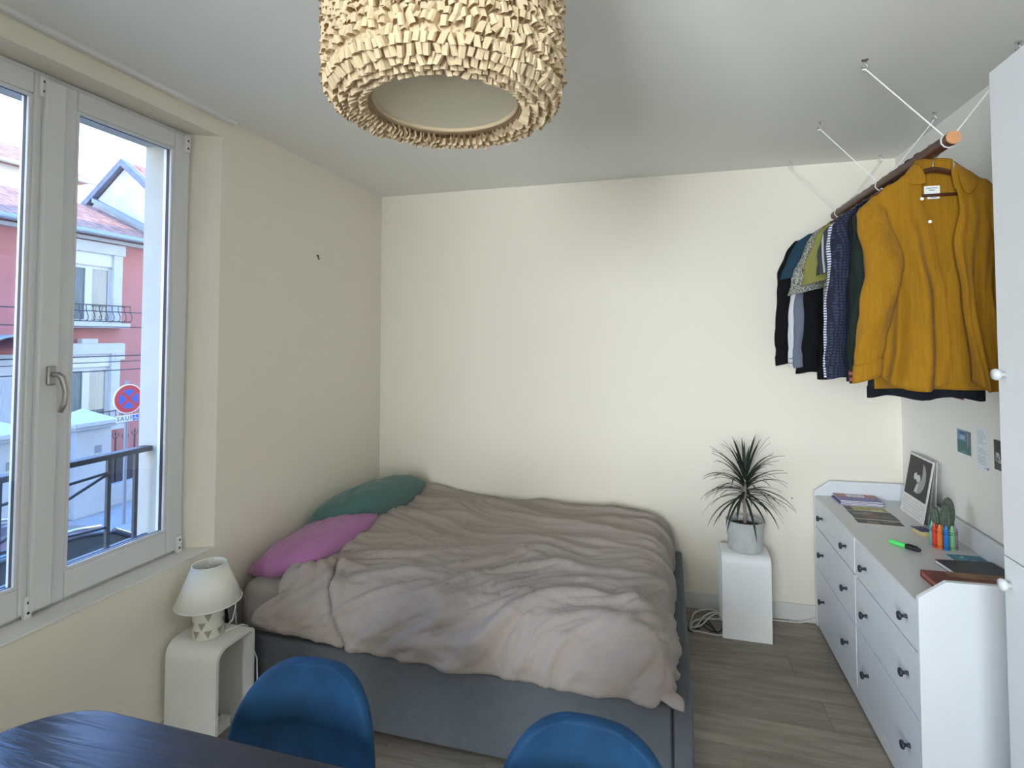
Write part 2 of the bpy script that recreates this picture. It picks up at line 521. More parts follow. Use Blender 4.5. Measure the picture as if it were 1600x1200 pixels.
def make_window(name, y0, y1, z0, z1, split, detail=True):
    w = thing(name, loc=(-0.15, (y0 + y1) / 2, z0), kind='structure')
    ring(MB(), y0, y1, z0, z1, 0.035, 0.04, -0.185, -0.125).build('window_frame', 'pvc', w, bevel=0.004, world=True)
    # sashes: (y range, glass range)
    yc = split
    for si, (a, b, ga, gb) in enumerate(((y0 + 0.02, yc - 0.03, y0 + 0.115, yc - 0.075), (yc - 0.03, y1 - 0.02, yc + 0.072, y1 - 0.098))):
        gz0, gz1 = z0 + 0.118, z1 - 0.095
        s = MB()
        xo, xi = -0.175, -0.108
        s.box((xo, a, z0 + 0.02), (xi, ga, z1 - 0.02)); s.box((xo, gb, z0 + 0.02), (xi, b, z1 - 0.02))
        s.box((xo, ga, z0 + 0.02), (xi, gb, gz0)); s.box((xo, ga, gz1), (xi, gb, z1 - 0.02))
        so = s.build('sash', 'pvc', w, bevel=0.006, world=True)
        ring(MB(), ga - 0.001, gb + 0.001, gz0 - 0.001, gz1 + 0.001, 0.007, 0.007, -0.150, -0.128).build('gasket', 'gasket', so, world=True)
        ring(MB(), ga, gb, gz0, gz1, 0.012, 0.012, -0.127, -0.112).build('glazing_bead', 'pvc', so, world=True, bevel=0.003)
        MB().box((-0.145, ga - 0.004, gz0 - 0.004), (-0.139, gb + 0.004, gz1 + 0.004)).build('pane', 'glass', so, world=True)
        if detail:
            # white hinge / corner covers with two dark screw holes
            hy = (b - 0.012) if si == 0 else (b - 0.012)
            for hz in (z1 - 0.055, z0 + 0.055):
                hc = MB().box((-0.110, hy - 0.022, hz - 0.045), (-0.094, hy + 0.002, hz + 0.03)).build('hinge_cover', 'white_plastic', so, world=True, bevel=0.003)
                for dz in (-0.025, 0.01):
                    MB().lathe([(0.005, 0), (0.005, 0.001)], 10, (-0.0945, hy - 0.010, hz + dz), axis='x').build('screw', 'black', hc, world=True)
    # meeting astragal on the inside, with the handle
    ast = MB().box((-0.110, yc - 0.052, z0 + 0.03), (-0.085, yc + 0.018, z1 - 0.03)).build('astragal', 'pvc', w, bevel=0.007, world=True)
    if detail:
        hb = MB()
        hz = 1.555; hy = yc - 0.012
        hb.box((-0.086, hy - 0.016, hz - 0.04), (-0.074, hy + 0.016, hz + 0.03))
        h = hb.build('handle_plate', 'handle', ast, bevel=0.006, world=True)
        g = MB()
        g.tube([(-0.075, hy, hz), (-0.045, hy, hz), (-0.036, hy + 0.006, hz - 0.012), (-0.034, hy + 0.018, hz - 0.06), (-0.036, hy + 0.016, hz - 0.105), (-0.042, hy + 0.006, hz - 0.135)],
               [0.009, 0.009, 0.010, 0.010, 0.0095, 0.008], 12)
        g.build('handle', 'handle', ast, smooth=True, world=True)
    return w
make_window('window_1', FY0, FY1, FZ0, FZ1, -2.163)
w2 = thing('window_added_rear', loc=(0.98, REAR, 0.40), kind='structure')  # unseen window, added to go with the rear lamp
w2f = MB()
for xx in (RW0, 0.955, RW1 - 0.05): w2f.box((xx, REAR - 0.19, 0.40), (xx + 0.05, REAR - 0.13, 2.45))
for z0 in (0.40, 2.40): w2f.box((RW0, REAR - 0.19, z0), (RW1, REAR - 0.13, z0 + 0.05))
w2f.build('window_frame', 'pvc', w2, world=True)
MB().box((RW0 + 0.05, REAR - 0.165, 0.45), (RW1 - 0.05, REAR - 0.160, 2.40)).build('pane', 'glass', w2, world=True)

# curtain track on the ceiling over the window
ct = MB()
ct.box((0.004, -3.3, H - 0.016), (0.032, -1.455, H - 0.0005)); ct.box((0.030, -3.3, H - 0.019), (0.034, -1.455, H - 0.0005))
ct.build('curtain_track', 'white_plastic', label='white curtain track fixed to the ceiling over the window', cat='curtain track')

# ------------------------------------------------------------------ bed
BX0, BX1, BYN, BYF, BZ = 0.14, 2.125, -1.51, -0.03, 0.342
bed = thing('bed', 'low grey upholstered bed frame with boxed sides', 'bed', ((BX0 + BX1) / 2, (BYN + BYF) / 2, 0))
MB().box((BX0, BYN, 0.022), (2.050, BYN + 0.075, BZ)).build('side_panel', 'bed_fabric', bed, bevel=0.014, seg=3, world=True)
MB().box((BX0, BYF - 0.075, 0.022), (2.050, BYF, BZ)).build('side_panel', 'bed_fabric', bed, bevel=0.014, seg=3, world=True)
MB().box((2.052, BYN - 0.004, 0.022), (BX1, BYF, BZ + 0.012)).build('foot_panel', 'bed_fabric', bed, bevel=0.016, seg=3, world=True)
MB().box((BX0, BYN + 0.075, 0.022), (BX0 + 0.06, BYF - 0.075, BZ)).build('head_panel', 'bed_fabric', bed, bevel=0.014, seg=3, world=True)
MB().box((2.0485, BYN - 0.001, 0.03), (2.0535, BYN + 0.03, BZ - 0.004)).build('seam', 'seam', bed, world=True)
MB().box((BX0 + 0.06, BYN + 0.075, 0.20), (2.052, BYF - 0.075, 0.26)).build('slat_base', 'seam', bed, world=True)
for fx in (0.24, 2.0):
    for fy in (-1.40, -0.14):
        MB().lathe([(0.025, 0), (0.025, 0.03)], 14, (fx, fy, 0)).build('foot', 'black', bed, world=True)

def rbox(name, lo, hi, r, m, **k):
    return MB().box(lo, hi).build(name, m, bevel=r, seg=6, **k)
mt = rbox('mattress', (0.105, -1.475, 0.262), (2.045, -0.035, 0.545), 0.06, 'sheet', label='mattress in a taupe fitted sheet on the grey bed', cat='mattress')
for p in mt.data.polygons: p.use_smooth = True

def sstep(a, b, x):
    t = max(0.0, min(1.0, (x - a) / (b - a))); return t * t * (3 - 2 * t)
def interp(tab, x):
    if x <= tab[0][0]: return tab[0][1]
    for (a, fa), (b, fb) in zip(tab, tab[1:]):
        if x <= b: return fa + (fb - fa) * sstep(a, b, x)
    return tab[-1][1]

def ridge(u, v, seed, sharp=2.0):
    n = noise.noise(Vector((u, v, seed)))
    return (1 - min(1, abs(n) * 2.2)) ** sharp

DR = 0.17; DX1 = 2.052 - DR; DY1 = -1.525 + DR
HANG = 0.030            # straight drop below the rounded edge
CURL = 0.055
DMAX = DR * PI / 2 + HANG + CURL
head_tab = [(-1.85, 0.20), (-1.62, 0.25), (-1.50, 0.34), (-1.32, 0.27), (-1.0, 0.205), (-0.62, 0.235), (-0.35, 0.33), (-0.03, 0.36)]
def duvet_pt(s, t):
    b = -0.035 + (DY1 - DMAX + 0.035) * t
    a0 = interp(head_tab, b)
    a1 = DX1 + DMAX
    a = a0 + (a1 - a0) * s
    ox = max(0.0, a - DX1); oy = max(0.0, DY1 - b)
    # corner: superellipse distance keeps the hem level round the corner
    d = (ox ** 3 + oy ** 3) ** (1 / 3)
    ix, iy = min(a, DX1), max(b, DY1)
    if d > 1e-6:
        L = math.hypot(ox, oy); nx, ny = ox / L, -oy / L
    else: nx = ny = 0.0
    qa = DR * PI / 2
    if d < qa:
        th = d / DR; hz = DR * math.sin(th); dr = DR * (1 - math.cos(th))
    elif d < qa + HANG:
        hz = DR; dr = DR + d - qa
    else:
        th = min(PI, (d - qa - HANG) / (CURL / PI * 1.0)); rr = CURL / PI
        hz = DR - rr * (1 - math.cos(th)); dr = DR + HANG + rr * math.sin(th)
    # broad top shape
    yy = (iy + 1.4) / 1.4
    zt = 0.574 + 0.022 * max(0, yy) + 0.042 * math.exp(-((ix - 0.34) / 0.30) ** 2) - 0.012 * sstep(1.4, 2.0, ix)
    zt += 0.014 * noise.noise(Vector((ix * 2.2, iy * 2.2, 3.1)))
    # hanging side gets uneven lower hem
    dr *= 1 + 0.05 * noise.noise(Vector((a * 2.3, 0.4, 9.0))) * sstep(0.06, 0.2, d)
    # folds (laid out over the cloth itself, so they run on down the sides)
    wx, wy = a + 0.13 * noise.noise(Vector((a * 2.3, b * 2.3, 7.7))), b + 0.13 * noise.noise(Vector((a * 2.3, b * 2.3, 1.7)))
    far = sstep(-1.0, -0.35, b); near = 1 - sstep(-1.25, -0.55, b)
    c, sn = math.cos(0.10), math.sin(0.10)
    u1, v1 = wx * c - wy * sn, wx * sn + wy * c
    f1 = ridge(u1 * 1.1, v1 * 6.0, 2.0) * 0.032 * (0.25 + 0.75 * far)
    f1 += ridge(u1 * 1.8, v1 * 13, 5.0, 3) * 0.012 * (0.3 + 0.7 * far)
    c, sn = math.cos(-0.62), math.sin(-0.62)
    u2, v2 = wx * c - wy * sn, wx * sn + wy * c
    f2 = ridge(u2 * 1.4, v2 * 5.2, 11.0) * 0.034 * near * (0.6 + 0.4 * sstep(0.6, 1.4, a))
    f2 += ridge(u2 * 2.2, v2 * 11, 15.0, 3) * 0.016 * near
    f2 += ridge(u2 * 3.0, v2 * 24, 18.0, 3) * 0.007 * near
    f3 = ridge(wx * 3.0, wy * 3.2, 21.0, 3) * 0.008 + 0.003 * noise.noise(Vector((wx * 14, wy * 14, 2.2)))
    # one deep crease running down from the head corner, and folds fanning from it
    px_, py_ = a - 0.40, b + 1.30
    ang = math.atan2(py_, px_); rad = math.hypot(px_, py_)
    f4 = 0.009 * math.sin(ang * 9 + 1.2 + 0.8 * noise.noise(Vector((a * 6, b * 6, 0)))) * math.exp(-((rad - 0.18) / 0.18) ** 2)
    cr_x = 0.47 + 0.62 * (-1.26 - b) + 0.02 * math.sin(b * 9)
    crease = (0.026 * math.exp(-((a - cr_x) / 0.016) ** 2) - 0.010 * math.exp(-((a - cr_x - 0.035) / 0.02) ** 2)) * sstep(-1.16, -1.32, b)
    # foot corner: a few soft gathers
    qx, qy = 2.05 - a, b + 1.46
    ang2 = math.atan2(qy, qx); rad2 = math.hypot(qx, qy)
    f5 = 0.008 * math.sin(ang2 * 8 + 1.5 * noise.noise(Vector((a * 5, b * 5, 4)))) * math.exp(-((rad2 - 0.20) / 0.16) ** 2)
    off = f1 + f2 + f3 + f4 + f5 - crease - 0.014
    th_n = min(1.0, d / qa) * PI / 2
    hz += off * math.sin(th_n)
    nz = math.cos(th_n)
    z = zt - dr + off * nz
    # rounded, thick head edge
    hd = (a - a0)
    z -= 0.040 * (1 - min(1, hd / 0.05)) ** 2 * nz
    bd = -0.035 - b
    z -= 0.028 * (1 - min(1, bd / 0.05)) ** 2 * nz
    return (ix + nx * hz, iy + ny * hz, z)
dv = MB().grid(duvet_pt, 210, 190)
dvo = dv.build('duvet', 'duvet', smooth=True, label='rumpled taupe duvet spread over the grey bed', cat='duvet')
solidify(dvo, 0.012, -1)
# loose corner of the cover lying on the foot panel
fp = MB()
def flap(u, v):
    x = 1.985 + 0.105 * u * (1 - 0.25 * v * v) + 0.006 * math.sin(v * 4)
    y_ = -1.558 + 0.085 * v + 0.020 * (1 - u) * (1 - v)
    return (x, y_, 0.368 + 0.034 * math.sin(PI * min(1, v * 0.8 + 0.1)) * (1 - 0.6 * u * u) + 0.004 * math.sin(u * 7 + v * 3) - 0.012 * (1 - v) * u)
fp.grid(flap, 14, 12)
fo = fp.build('corner_flap', 'duvet', dvo, smooth=True, world=True)
solidify(fo, 0.01, -1)

def pillow(name, m, size, loc, rot, label):
    mb = MB()
    sx, sy, sz = size
    n = 44
    def side(sg):
        def f(u, v):
            x, y_ = 2 * u - 1, 2 * v - 1
            e = max(0.0, (1 - abs(x) ** 2.6)) ** 0.5 * max(0.0, (1 - abs(y_) ** 2.6)) ** 0.5
            pin = 1 - 0.05 * (1 - abs(x)) * abs(y_) ** 4 - 0.05 * (1 - abs(y_)) * abs(x) ** 4
            w = 0.010 * noise.noise(Vector((x * 3, y_ * 3, sg * 3.0))) + 0.006 * noise.noise(Vector((x * 9 + y_ * 3, y_ * 4, sg + 8.0)))
            rx_, ry_ = math.sqrt(1 - 0.30 * y_ * y_), math.sqrt(1 - 0.30 * x * x)
            return (x * sx / 2 * pin * rx_, y_ * sy / 2 * pin * ry_, sg * (sz / 2 * e + 0.002) + w * min(1, e * 1.5))
        return f
    mb.grid(side(1), n, n)
    s0 = len(mb.f)
    mb.grid(side(-1), n, n)
    for k in range(s0, len(mb.f)): mb.f[k] = tuple(reversed(mb.f[k]))
    me = mb.mesh(name, m, True)
    bm = bmesh.new(); bm.from_mesh(me); bmesh.ops.remove_doubles(bm, verts=bm.verts, dist=0.0045); bm.to_mesh(me); bm.free()
    for p in me.polygons: p.use_smooth = True
    o = bpy.data.objects.new(name, me); col.objects.link(o)
    o.location = loc; o.rotation_euler = rot
    tag(o, label, 'pillow')
    return o
pillow('pillow', 'pillow_pink', (0.46, 0.72, 0.17), (0.245, -1.065, 0.600), (0.03, -0.28, 0.0), 'mauve pink pillow half under the duvet')
pillow('pillow', 'pillow_green', (0.48, 0.92, 0.25), (0.235, -0.515, 0.640), (-0.09, -0.40, 0.0), 'dark green pillow leaning in the wall corner')

# ------------------------------------------------------------------ bent U-shaped side tables
def u_table(name, label, x0, x1, yn, yf, h, th, r):
    t = thing(name, label, 'side table', ((x0 + x1) / 2, (yn + yf) / 2, 0))
    def arc(rr, inset):
        pts = [(yn + inset, 0.0)]
        for k in range(9):
            a = PI - k * PI / 16
            pts.append((yn + r + rr * math.cos(a), h - r + rr * math.sin(a)))
        r2 = 0.028 if rr == r else 0.028 - th
        r2 = max(r2, 0.006)
        c2 = yf - 0.028; cz = h - 0.028
        for k in range(7):
            a = PI / 2 - k * PI / 12
            pts.append((c2 + r2 * math.cos(a), cz + r2 * math.sin(a)))
        pts.append((yf - inset, 0.0))
        return pts
    outer, inner = arc(r, 0), arc(r - th, th)
    mb = MB(); i = len(mb.v); n = len(outer)
    for x in (x0, x1):
        mb.v += [(x, y_, z) for y_, z in outer] + [(x, y_, z) for y_, z in inner]
    for k in range(n - 1):
        mb.f.append((k, k+1, 2*n+k+1, 2*n+k)); mb.m.append(0)
        mb.f.append((n+k+1, n+k, 3*n+k, 3*n+k+1)); mb.m.append(0)
        mb.f.append((k+1, k, n+k, n+k+1)); mb.m.append(0)
        mb.f.append((2*n+k, 2*n+k+1, 3*n+k+1, 3*n+k)); mb.m.append(0)
    for e in (0, n-1):
        mb.f.append((e, 2*n+e, 3*n+e, n+e)); mb.m.append(0)
    mb.build('bent_panel', 'white_wood' if 'lamp' in label else 'white_stand', t, world=True, auto=0.5)
    for yy in (yn + th / 2, yf - th / 2):
        MB().box((x0 + 0.01, yy - th * 0.45, 0.0), (x1 - 0.01, yy + th * 0.45, 0.003)).build('felt_strip', 'seam', t, world=True)
    return t
NS = dict(x0=0.03, x1=0.288, yn=-1.785, yf=-1.575, h=0.425)
u_table('side_table', 'white bent side table under the table lamp', NS['x0'], NS['x1'], NS['yn'], NS['yf'], NS['h'], 0.014, 0.055)
PD = dict(x0=2.335, x1=2.593, yn=-0.313, yf=-0.105, h=0.462)
u_table('side_table', 'white bent side table under the potted plant', PD['x0'], PD['x1'], PD['yn'], PD['yf'], PD['h'], 0.014, 0.05)

# ------------------------------------------------------------------ books on the floor inside the bedside table
bk = thing('book', 'thick white book lying on floor inside bedside table', 'book', (0.12, -1.66, 0))
MB().box((0.045, -1.755, 0.0), (0.195, -1.60, 0.004)).box((0.045, -1.755, 0.034), (0.195, -1.60, 0.038)).box((0.045, -1.755, 0.004), (0.049, -1.60, 0.034)).build('cover', 'white_plastic', bk, world=True)
MB().box((0.049, -1.752, 0.004), (0.192, -1.603, 0.034)).build('page_block', mat('page_edges', (0.74, 0.71, 0.62), 0.9, bump=0.3, bscale=400), bk, world=True)
bk2 = thing('book', 'pale green patterned book on top of white book', 'book', (0.11, -1.67, 0.038))
MB().box((0.05, -1.752, 0.038), (0.175, -1.635, 0.041)).box((0.05, -1.752, 0.062), (0.175, -1.635, 0.065)).build('cover', pattern_mat('green_print', (0.32, 0.42, 0.36), (0.10, 0.13, 0.11), 'speckle', 60, 0.55), bk2, world=True)
MB().box((0.053, -1.75, 0.041), (0.172, -1.638, 0.062)).build('page_block', mat('page_edges_green', (0.55, 0.62, 0.55), 0.9), bk2, world=True)

# ------------------------------------------------------------------ table lamp on the bedside table
LX, LY, LZ = 0.150, -1.690, NS['h']
lamp = thing('table_lamp', 'small ivory table lamp with triangle-printed ceramic base', 'lamp', (LX, LY, LZ))
MB().lathe([(0.056, 0), (0.060, 0.004), (0.060, 0.118), (0.055, 0.128), (0.035, 0.136), (0.0, 0.137)], 40, capt=False).build('base', 'ceramic', lamp, auto=0.6)
for rw in range(3):
    for k in range(8):
        a = 2 * PI * (k + 0.5 * (rw % 2)) / 8
        zc = 0.026 + rw * 0.034
        R_ = 0.0626
        da = 0.0155 / R_
        if (k + rw) % 3 == 2: continue
        MB().poly([(R_ * math.cos(a + s_ * da), R_ * math.sin(a + s_ * da), zc + dz) for s_, dz in ((-1, 0.015), (0, -0.015), (1, 0.015))]).build('triangle_print', 'ceramic_tri', lamp)
MB().lathe([(0.011, 0.135), (0.011, 0.175), (0.017, 0.177), (0.017, 0.205)], 16).build('socket', 'white_plastic', lamp, auto=0.6)
sh = MB().lathe([(0.128, 0.142), (0.0655, 0.296)], 56, capb=False, capt=False).build('shade', 'lamp_shade', lamp, smooth=True)
solidify(sh, 0.0025, -1)
MB().tube([(0.0655 * math.cos(k * PI / 28), 0.0655 * math.sin(k * PI / 28), 0.296) for k in range(57)], 0.002, 6, cap=False).build('shade_rim', 'white_plastic', sh)
MB().tube([(0.128 * math.cos(k * PI / 28), 0.128 * math.sin(k * PI / 28), 0.142) for k in range(57)], 0.002, 6, cap=False).build('shade_rim', 'white_plastic', sh)
sp = MB()
for k in range(3):
    a = 2 * PI * k / 3 + 0.4
    sp.tube([(0.0, 0, 0.286), (0.064 * math.cos(a), 0.064 * math.sin(a), 0.290)], 0.0014, 6)
sp.lathe([(0.014, 0.283), (0.014, 0.287)], 14)
sp.build('shade_spider', 'chrome', sh)
cp = [(0.055, 0.035, 0.004), (0.075, 0.07, 0.004), (0.085, 0.098, 0.004), (0.09, 0.125, -0.015), (0.10, 0.14, -0.10), (0.13, 0.14, -0.16), (0.155, 0.115, -0.24), (0.160, 0.10, -0.33), (0.155, 0.10, -0.415)]
MB().tube(cp, 0.0033, 8).build('cord', 'cable_white', lamp, smooth=True)
MB().tube([(0.03, 0.055, 0.004), (0.055, 0.075, 0.03), (0.058, 0.09, 0.085), (0.045, 0.10, 0.13), (0.02, 0.125, 0.09), (0.015, 0.15, -0.1), (0.02, 0.15, -0.3)], 0.003, 8).build('cord', 'cable_white', lamp, smooth=True)
# dark pouch jammed between bed, wall and bedside table
pb = MB()
def pouch(u, v):
    a = 2 * PI * u; t_ = v
    r_ = 0.055 * (math.sin(PI * min(0.98, max(0.02, t_ * 0.9 + 0.05))) ** 0.5) * (1 + 0.10 * math.sin(3 * a + 4 * t_))
    return (0.07 + r_ * math.cos(a) * 0.75, -1.528 + 0.032 * math.sin(a) * r_ / 0.055, 0.0 + 0.455 * t_)
pb.grid(pouch, 20, 20, closed_u=True)
pb.build('pouch', mat('black_nylon', (0.012, 0.013, 0.016), 0.6, bump=0.3, bscale=30), smooth=True, label='black bag squeezed between bed head and bedside table', cat='bag')

# ------------------------------------------------------------------ dining table (corner in view) and velvet chairs
tb = thing('dining_table', 'blue black stained wooden table with rounded corners', 'table', (1.42, -2.965, 0))
def rrect(x0, x1, y0, y1, r, n=12):
    pts = []
    for cx, cy, a0 in ((x1 - r, y1 - r, 0), (x0 + r, y1 - r, PI / 2), (x0 + r, y0 + r, PI), (x1 - r, y0 + r, 3 * PI / 2)):
        for k in range(n + 1):
            a = a0 + k * PI / 2 / n
            pts.append((cx + r * math.cos(a), cy + r * math.sin(a)))
    return pts
MB().prism(rrect(0.49, 2.35, -3.40, -2.533, 0.205), 0.725, 0.75).build('table_top', 'table', tb, bevel=0.004, world=True, auto=0.5)
MB().prism(rrect(0.66, 2.18, -3.26, -2.67, 0.10), 0.66, 0.7245).build('apron', 'table', tb, world=True, auto=0.5)
for lx in (0.72, 2.12):
    for ly in (-3.20, -2.73):
        MB().tube([(lx, ly, 0), (lx, ly, 0.66)], [0.018, 0.028], 16).build('leg', 'table', tb, world=True, auto=0.6)

def chair(label, loc, rz):
    c = thing('dining_chair', label, 'chair', loc, rz, 'blue velvet chairs at the table')
    prof = [(-0.235, 0.440), (-0.225, 0.462), (-0.18, 0.470), (-0.08, 0.462), (0.04, 0.452), (0.10, 0.458), (0.145, 0.490), (0.168, 0.540), (0.182, 0.61), (0.194, 0.69), (0.204, 0.745), (0.210, 0.785), (0.213, 0.808), (0.215, 0.820)]
    half = [0.155, 0.185, 0.202, 0.210, 0.212, 0.212, 0.212, 0.210, 0.205, 0.194, 0.172, 0.142, 0.104, 0.050]
    nv, nu = len(prof) - 1, 12
    mb = MB()
    for v in range(nv + 1):
        for u in range(nu + 1):
            x = (2 * u / nu - 1)
            y_, z = prof[v]
            back = sstep(4, 8, v)
            wrap = 0.055 * x * x * back * (1.0 if v < 10 else (half[v] / 0.194) ** 2)
            lift = 0.03 * x * x * (1 - back) * sstep(0, 3, v)
            sag = -0.012 * (1 - x * x) * back * math.sin(PI * min(1, max(0, (v - 5) / 8)))
            mb.v.append((x * half[v], y_ - wrap - sag, z + lift))
    for v in range(nv):
        for u in range(nu):
            mb.f.append((v*(nu+1)+u, v*(nu+1)+u+1, (v+1)*(nu+1)+u+1, (v+1)*(nu+1)+u)); mb.m.append(0)
    s = mb.build('shell', 'velvet', c, smooth=True)
    solidify(s, 0.032, -1); subsurf(s, 2)
    for sx in (-1, 1):
        for sy in (-1, 1):
            MB().tube([(sx * 0.14, sy * 0.13, 0.435), (sx * 0.20, sy * 0.20, 0.0)], [0.013, 0.010], 12).build('leg', 'black_iron', c, auto=0.6)
    MB().box((-0.15, -0.14, 0.418), (0.15, 0.14, 0.434)).build('seat_frame', 'black_iron', c, bevel=0.004)
    return c
chair('blue velvet shell chair beside the white bedside table', (1.142, -2.550, 0), 0.04)
chair('blue velvet shell chair in front of the bed foot', (1.858, -2.580, 0), -0.05)

# ------------------------------------------------------------------ chest of drawers along the right wall
DXF, DXB = 2.882, 3.336            # front plane, back
DYN, DYF = -1.398, -0.018
DT = 0.7585                        # top surface
dr = thing('chest_of_drawers', 'white six-drawer chest with chamfered ends along the wall', 'chest of drawers', ((DXF + DXB) / 2, (DYN + DYF) / 2, 0))
for y0 in (DYN, DYF - 0.02):
    prof = [(DXF - 0.004, 0.0), (DXB, 0.0), (DXB, 0.852), (DXF + 0.082, 0.846), (DXF - 0.004, 0.782)]
    MB().prism(prof, y0, y0 + 0.02, 'xzy').build('end_panel', 'white', dr, bevel=0.002, world=True)
MB().box((DXF + 0.002, DYN + 0.02, DT - 0.02), (DXB, DYF - 0.02, DT)).build('top', mat('grey_white_top', (0.66, 0.66, 0.645), 0.4), dr, world=True)
MB().box((DXB - 0.014, DYN + 0.02, DT), (DXB, DYF - 0.02, 0.852)).build('back_ledge', 'white', dr, bevel=0.002, world=True)
MB().box((DXB - 0.012, DYN + 0.02, 0.05), (DXB - 0.004, DYF - 0.02, DT - 0.02)).build('back_board', 'white', dr, world=True)
MB().box((DXF, DYN + 0.02, 0.012), (DXF + 0.02, DYF - 0.02, 0.066)).build('plinth', 'white', dr, bevel=0.002, world=True)
YM = -0.735
MB().box((DXF, YM - 0.008, 0.066), (DXB - 0.02, YM + 0.008, DT - 0.02)).build('divider', 'white', dr, world=True)
rows = [(0.585, 0.752), (0.350, 0.581), (0.070, 0.346)]
knobmb = MB().lathe([(0.0085, 0.0), (0.0065, 0.004), (0.0055, 0.012), (0.0075, 0.018), (0.0145, 0.021), (0.0155, 0.026), (0.013, 0.030), (0.0, 0.0315)], 20, axis='x', capt=False)
knobmb.v = [(-x, y_, z) for x, y_, z in knobmb.v]; knobmb.f = [tuple(reversed(f)) for f in knobmb.f]
knob_me = knobmb.mesh('knob', 'knob_black', True)
for (z0, z1) in rows:
    for (ya, yb, kys) in ((DYN + 0.022, YM - 0.010, (-1.292, -0.876)), (YM + 0.010, DYF - 0.022, (-0.604, -0.194))):
        d = thing('drawer', loc=(DXF, (ya + yb) / 2, z0)); d.parent = dr; d.location = Vector((DXF, (ya + yb) / 2, z0)) - dr.location
        MB().box((DXF - 0.002, ya + 0.0015, z0 + 0.0015), (DXF + 0.016, yb - 0.0015, z1 - 0.0015)).build('front', 'white', d, bevel=0.0015, world=True)
        MB().box((DXF + 0.016, ya + 0.012, z0 + 0.01), (DXB - 0.03, yb - 0.012, z1 - 0.025)).build('box', 'white', d, world=True)
        for ky in kys:
            o = inst('knob', knob_me, d); o.location = Vector((DXF - 0.002, ky, (z0 + z1) / 2)) - Vector((DXF, (ya + yb) / 2, z0))

# ---- tall white wardrobe in front of it
CX, CYF, CYN, CH = 2.95, -1.762, -2.57, 2.452
cb = thing('wardrobe', 'tall white wardrobe with small pale grey knobs', 'wardrobe', ((CX + W) / 2, (CYF + CYN) / 2, 0))
MB().box((CX + 0.02, CYN, 0.0), (W - 0.014, CYF, CH)).build('carcass', 'white', cb, bevel=0.0015, world=True)
for (z0, z1, kz) in ((0.05, 1.075, 1.005), (1.079, CH, 1.583)):
    d = MB().box((CX, CYN, z0), (CX + 0.0195, CYF, z1)).build('door', 'white', cb, bevel=0.0015, world=True)
    k = MB().lathe([(0.008, 0.0), (0.007, 0.008), (0.014, 0.013), (0.0165, 0.020), (0.014, 0.027), (0.0, 0.029)], 20, axis='x', capt=False)
    k.v = [(CX - x, CYF - 0.030 + y_, kz + z) for x, y_, z in k.v]; k.f = [tuple(reversed(f)) for f in k.f]
    k.build('knob', 'knob_grey', d, smooth=True, world=True)

# ------------------------------------------------------------------ flat printed things
PM = {}
def pmat(c, rough=0.55):
    key = (tuple(round(x, 3) for x in c), rough)
    if key not in PM: PM[key] = mat('print_%d' % len(PM), c, rough, var=0.04, vscale=40)
    return PM[key]

def printed(name, w, h, t, base, rects, parent=None, polys=()):
    """thin printed sheet: lies in local X (width) - Y (height), print on +Z; returns MB and materials"""
    mats = [pmat(base)]; mb = MB(); mb.box((-w/2, -h/2, 0), (w/2, h/2, t))
    lv = t + 0.0003
    for i, (u0, v0, u1, v1, c) in enumerate(rects):
        mats.append(pmat(c)); z = lv + i * 0.00002
        mb.quad((-w/2+u0*w, -h/2+v0*h, z), (-w/2+u1*w, -h/2+v0*h, z), (-w/2+u1*w, -h/2+v1*h, z), (-w/2+u0*w, -h/2+v1*h, z), len(mats)-1)
    for i, (pts, c) in enumerate(polys):
        mats.append(pmat(c)); z = lv + 0.0004 + i * 0.00002
        mb.poly([(-w/2+u*w, -h/2+v*h, z) for u, v in pts], len(mats)-1)
    return mb, mats

def on_right_wall(mb, y_left, z_bot, w, h):
    # image right = towards the camera (-Y); face points to -X
    for k, (x, y_, z) in enumerate(mb.v):
        mb.v[k] = (W - 0.0006 - z, y_left - (x + w/2), z_bot + (y_ + h/2))

wht, blk = (0.80, 0.82, 0.82), (0.02, 0.02, 0.022)
# teal postcard
w_, h_ = 0.122, 0.110
mb, ms = printed('c', w_, h_, 0.0008, (0.62, 0.70, 0.72), [(0.02, 0.02, 0.98, 0.98, (0.05, 0.16, 0.17)), (0.02, 0.55, 0.62, 0.98, (0.15, 0.33, 0.47)), (0.16, 0.80, 0.60, 0.92, (0.04, 0.10, 0.22)), (0.25, 0.62, 0.52, 0.72, (0.42, 0.50, 0.55)), (0.62, 0.30, 0.98, 0.98, (0.10, 0.15, 0.19)), (0.72, 0.40, 0.82, 0.92, (0.20, 0.26, 0.29)), (0.3, 0.08, 0.62, 0.12, (0.20, 0.30, 0.28))])
on_right_wall(mb, -0.616, 1.155, w_, h_)
mb.build('postcard', ms, label='teal and blue postcard stuck on the white wall', cat='postcard')
# text sheet
w_, h_ = 0.100, 0.176
lines = []
random.seed(3)
for k in range(22):
    v = 0.93 - k * 0.038
    if k in (9, 10, 15): continue
    lines.append((0.1, v - 0.012, 0.1 + random.uniform(0.45, 0.8), v, (0.42, 0.45, 0.50)))
lines.append((0.62, 0.03, 0.78, 0.07, (0.5, 0.52, 0.55))); lines.append((0.82, 0.025, 0.93, 0.085, (0.12, 0.14, 0.20)))
mb, ms = printed('c', w_, h_, 0.0006, (0.78, 0.82, 0.87), lines)
on_right_wall(mb, -0.776, 1.120, w_, h_)
mb.build('printed_sheet', ms, label='narrow white sheet of grey text on the wall', cat='paper sheet')
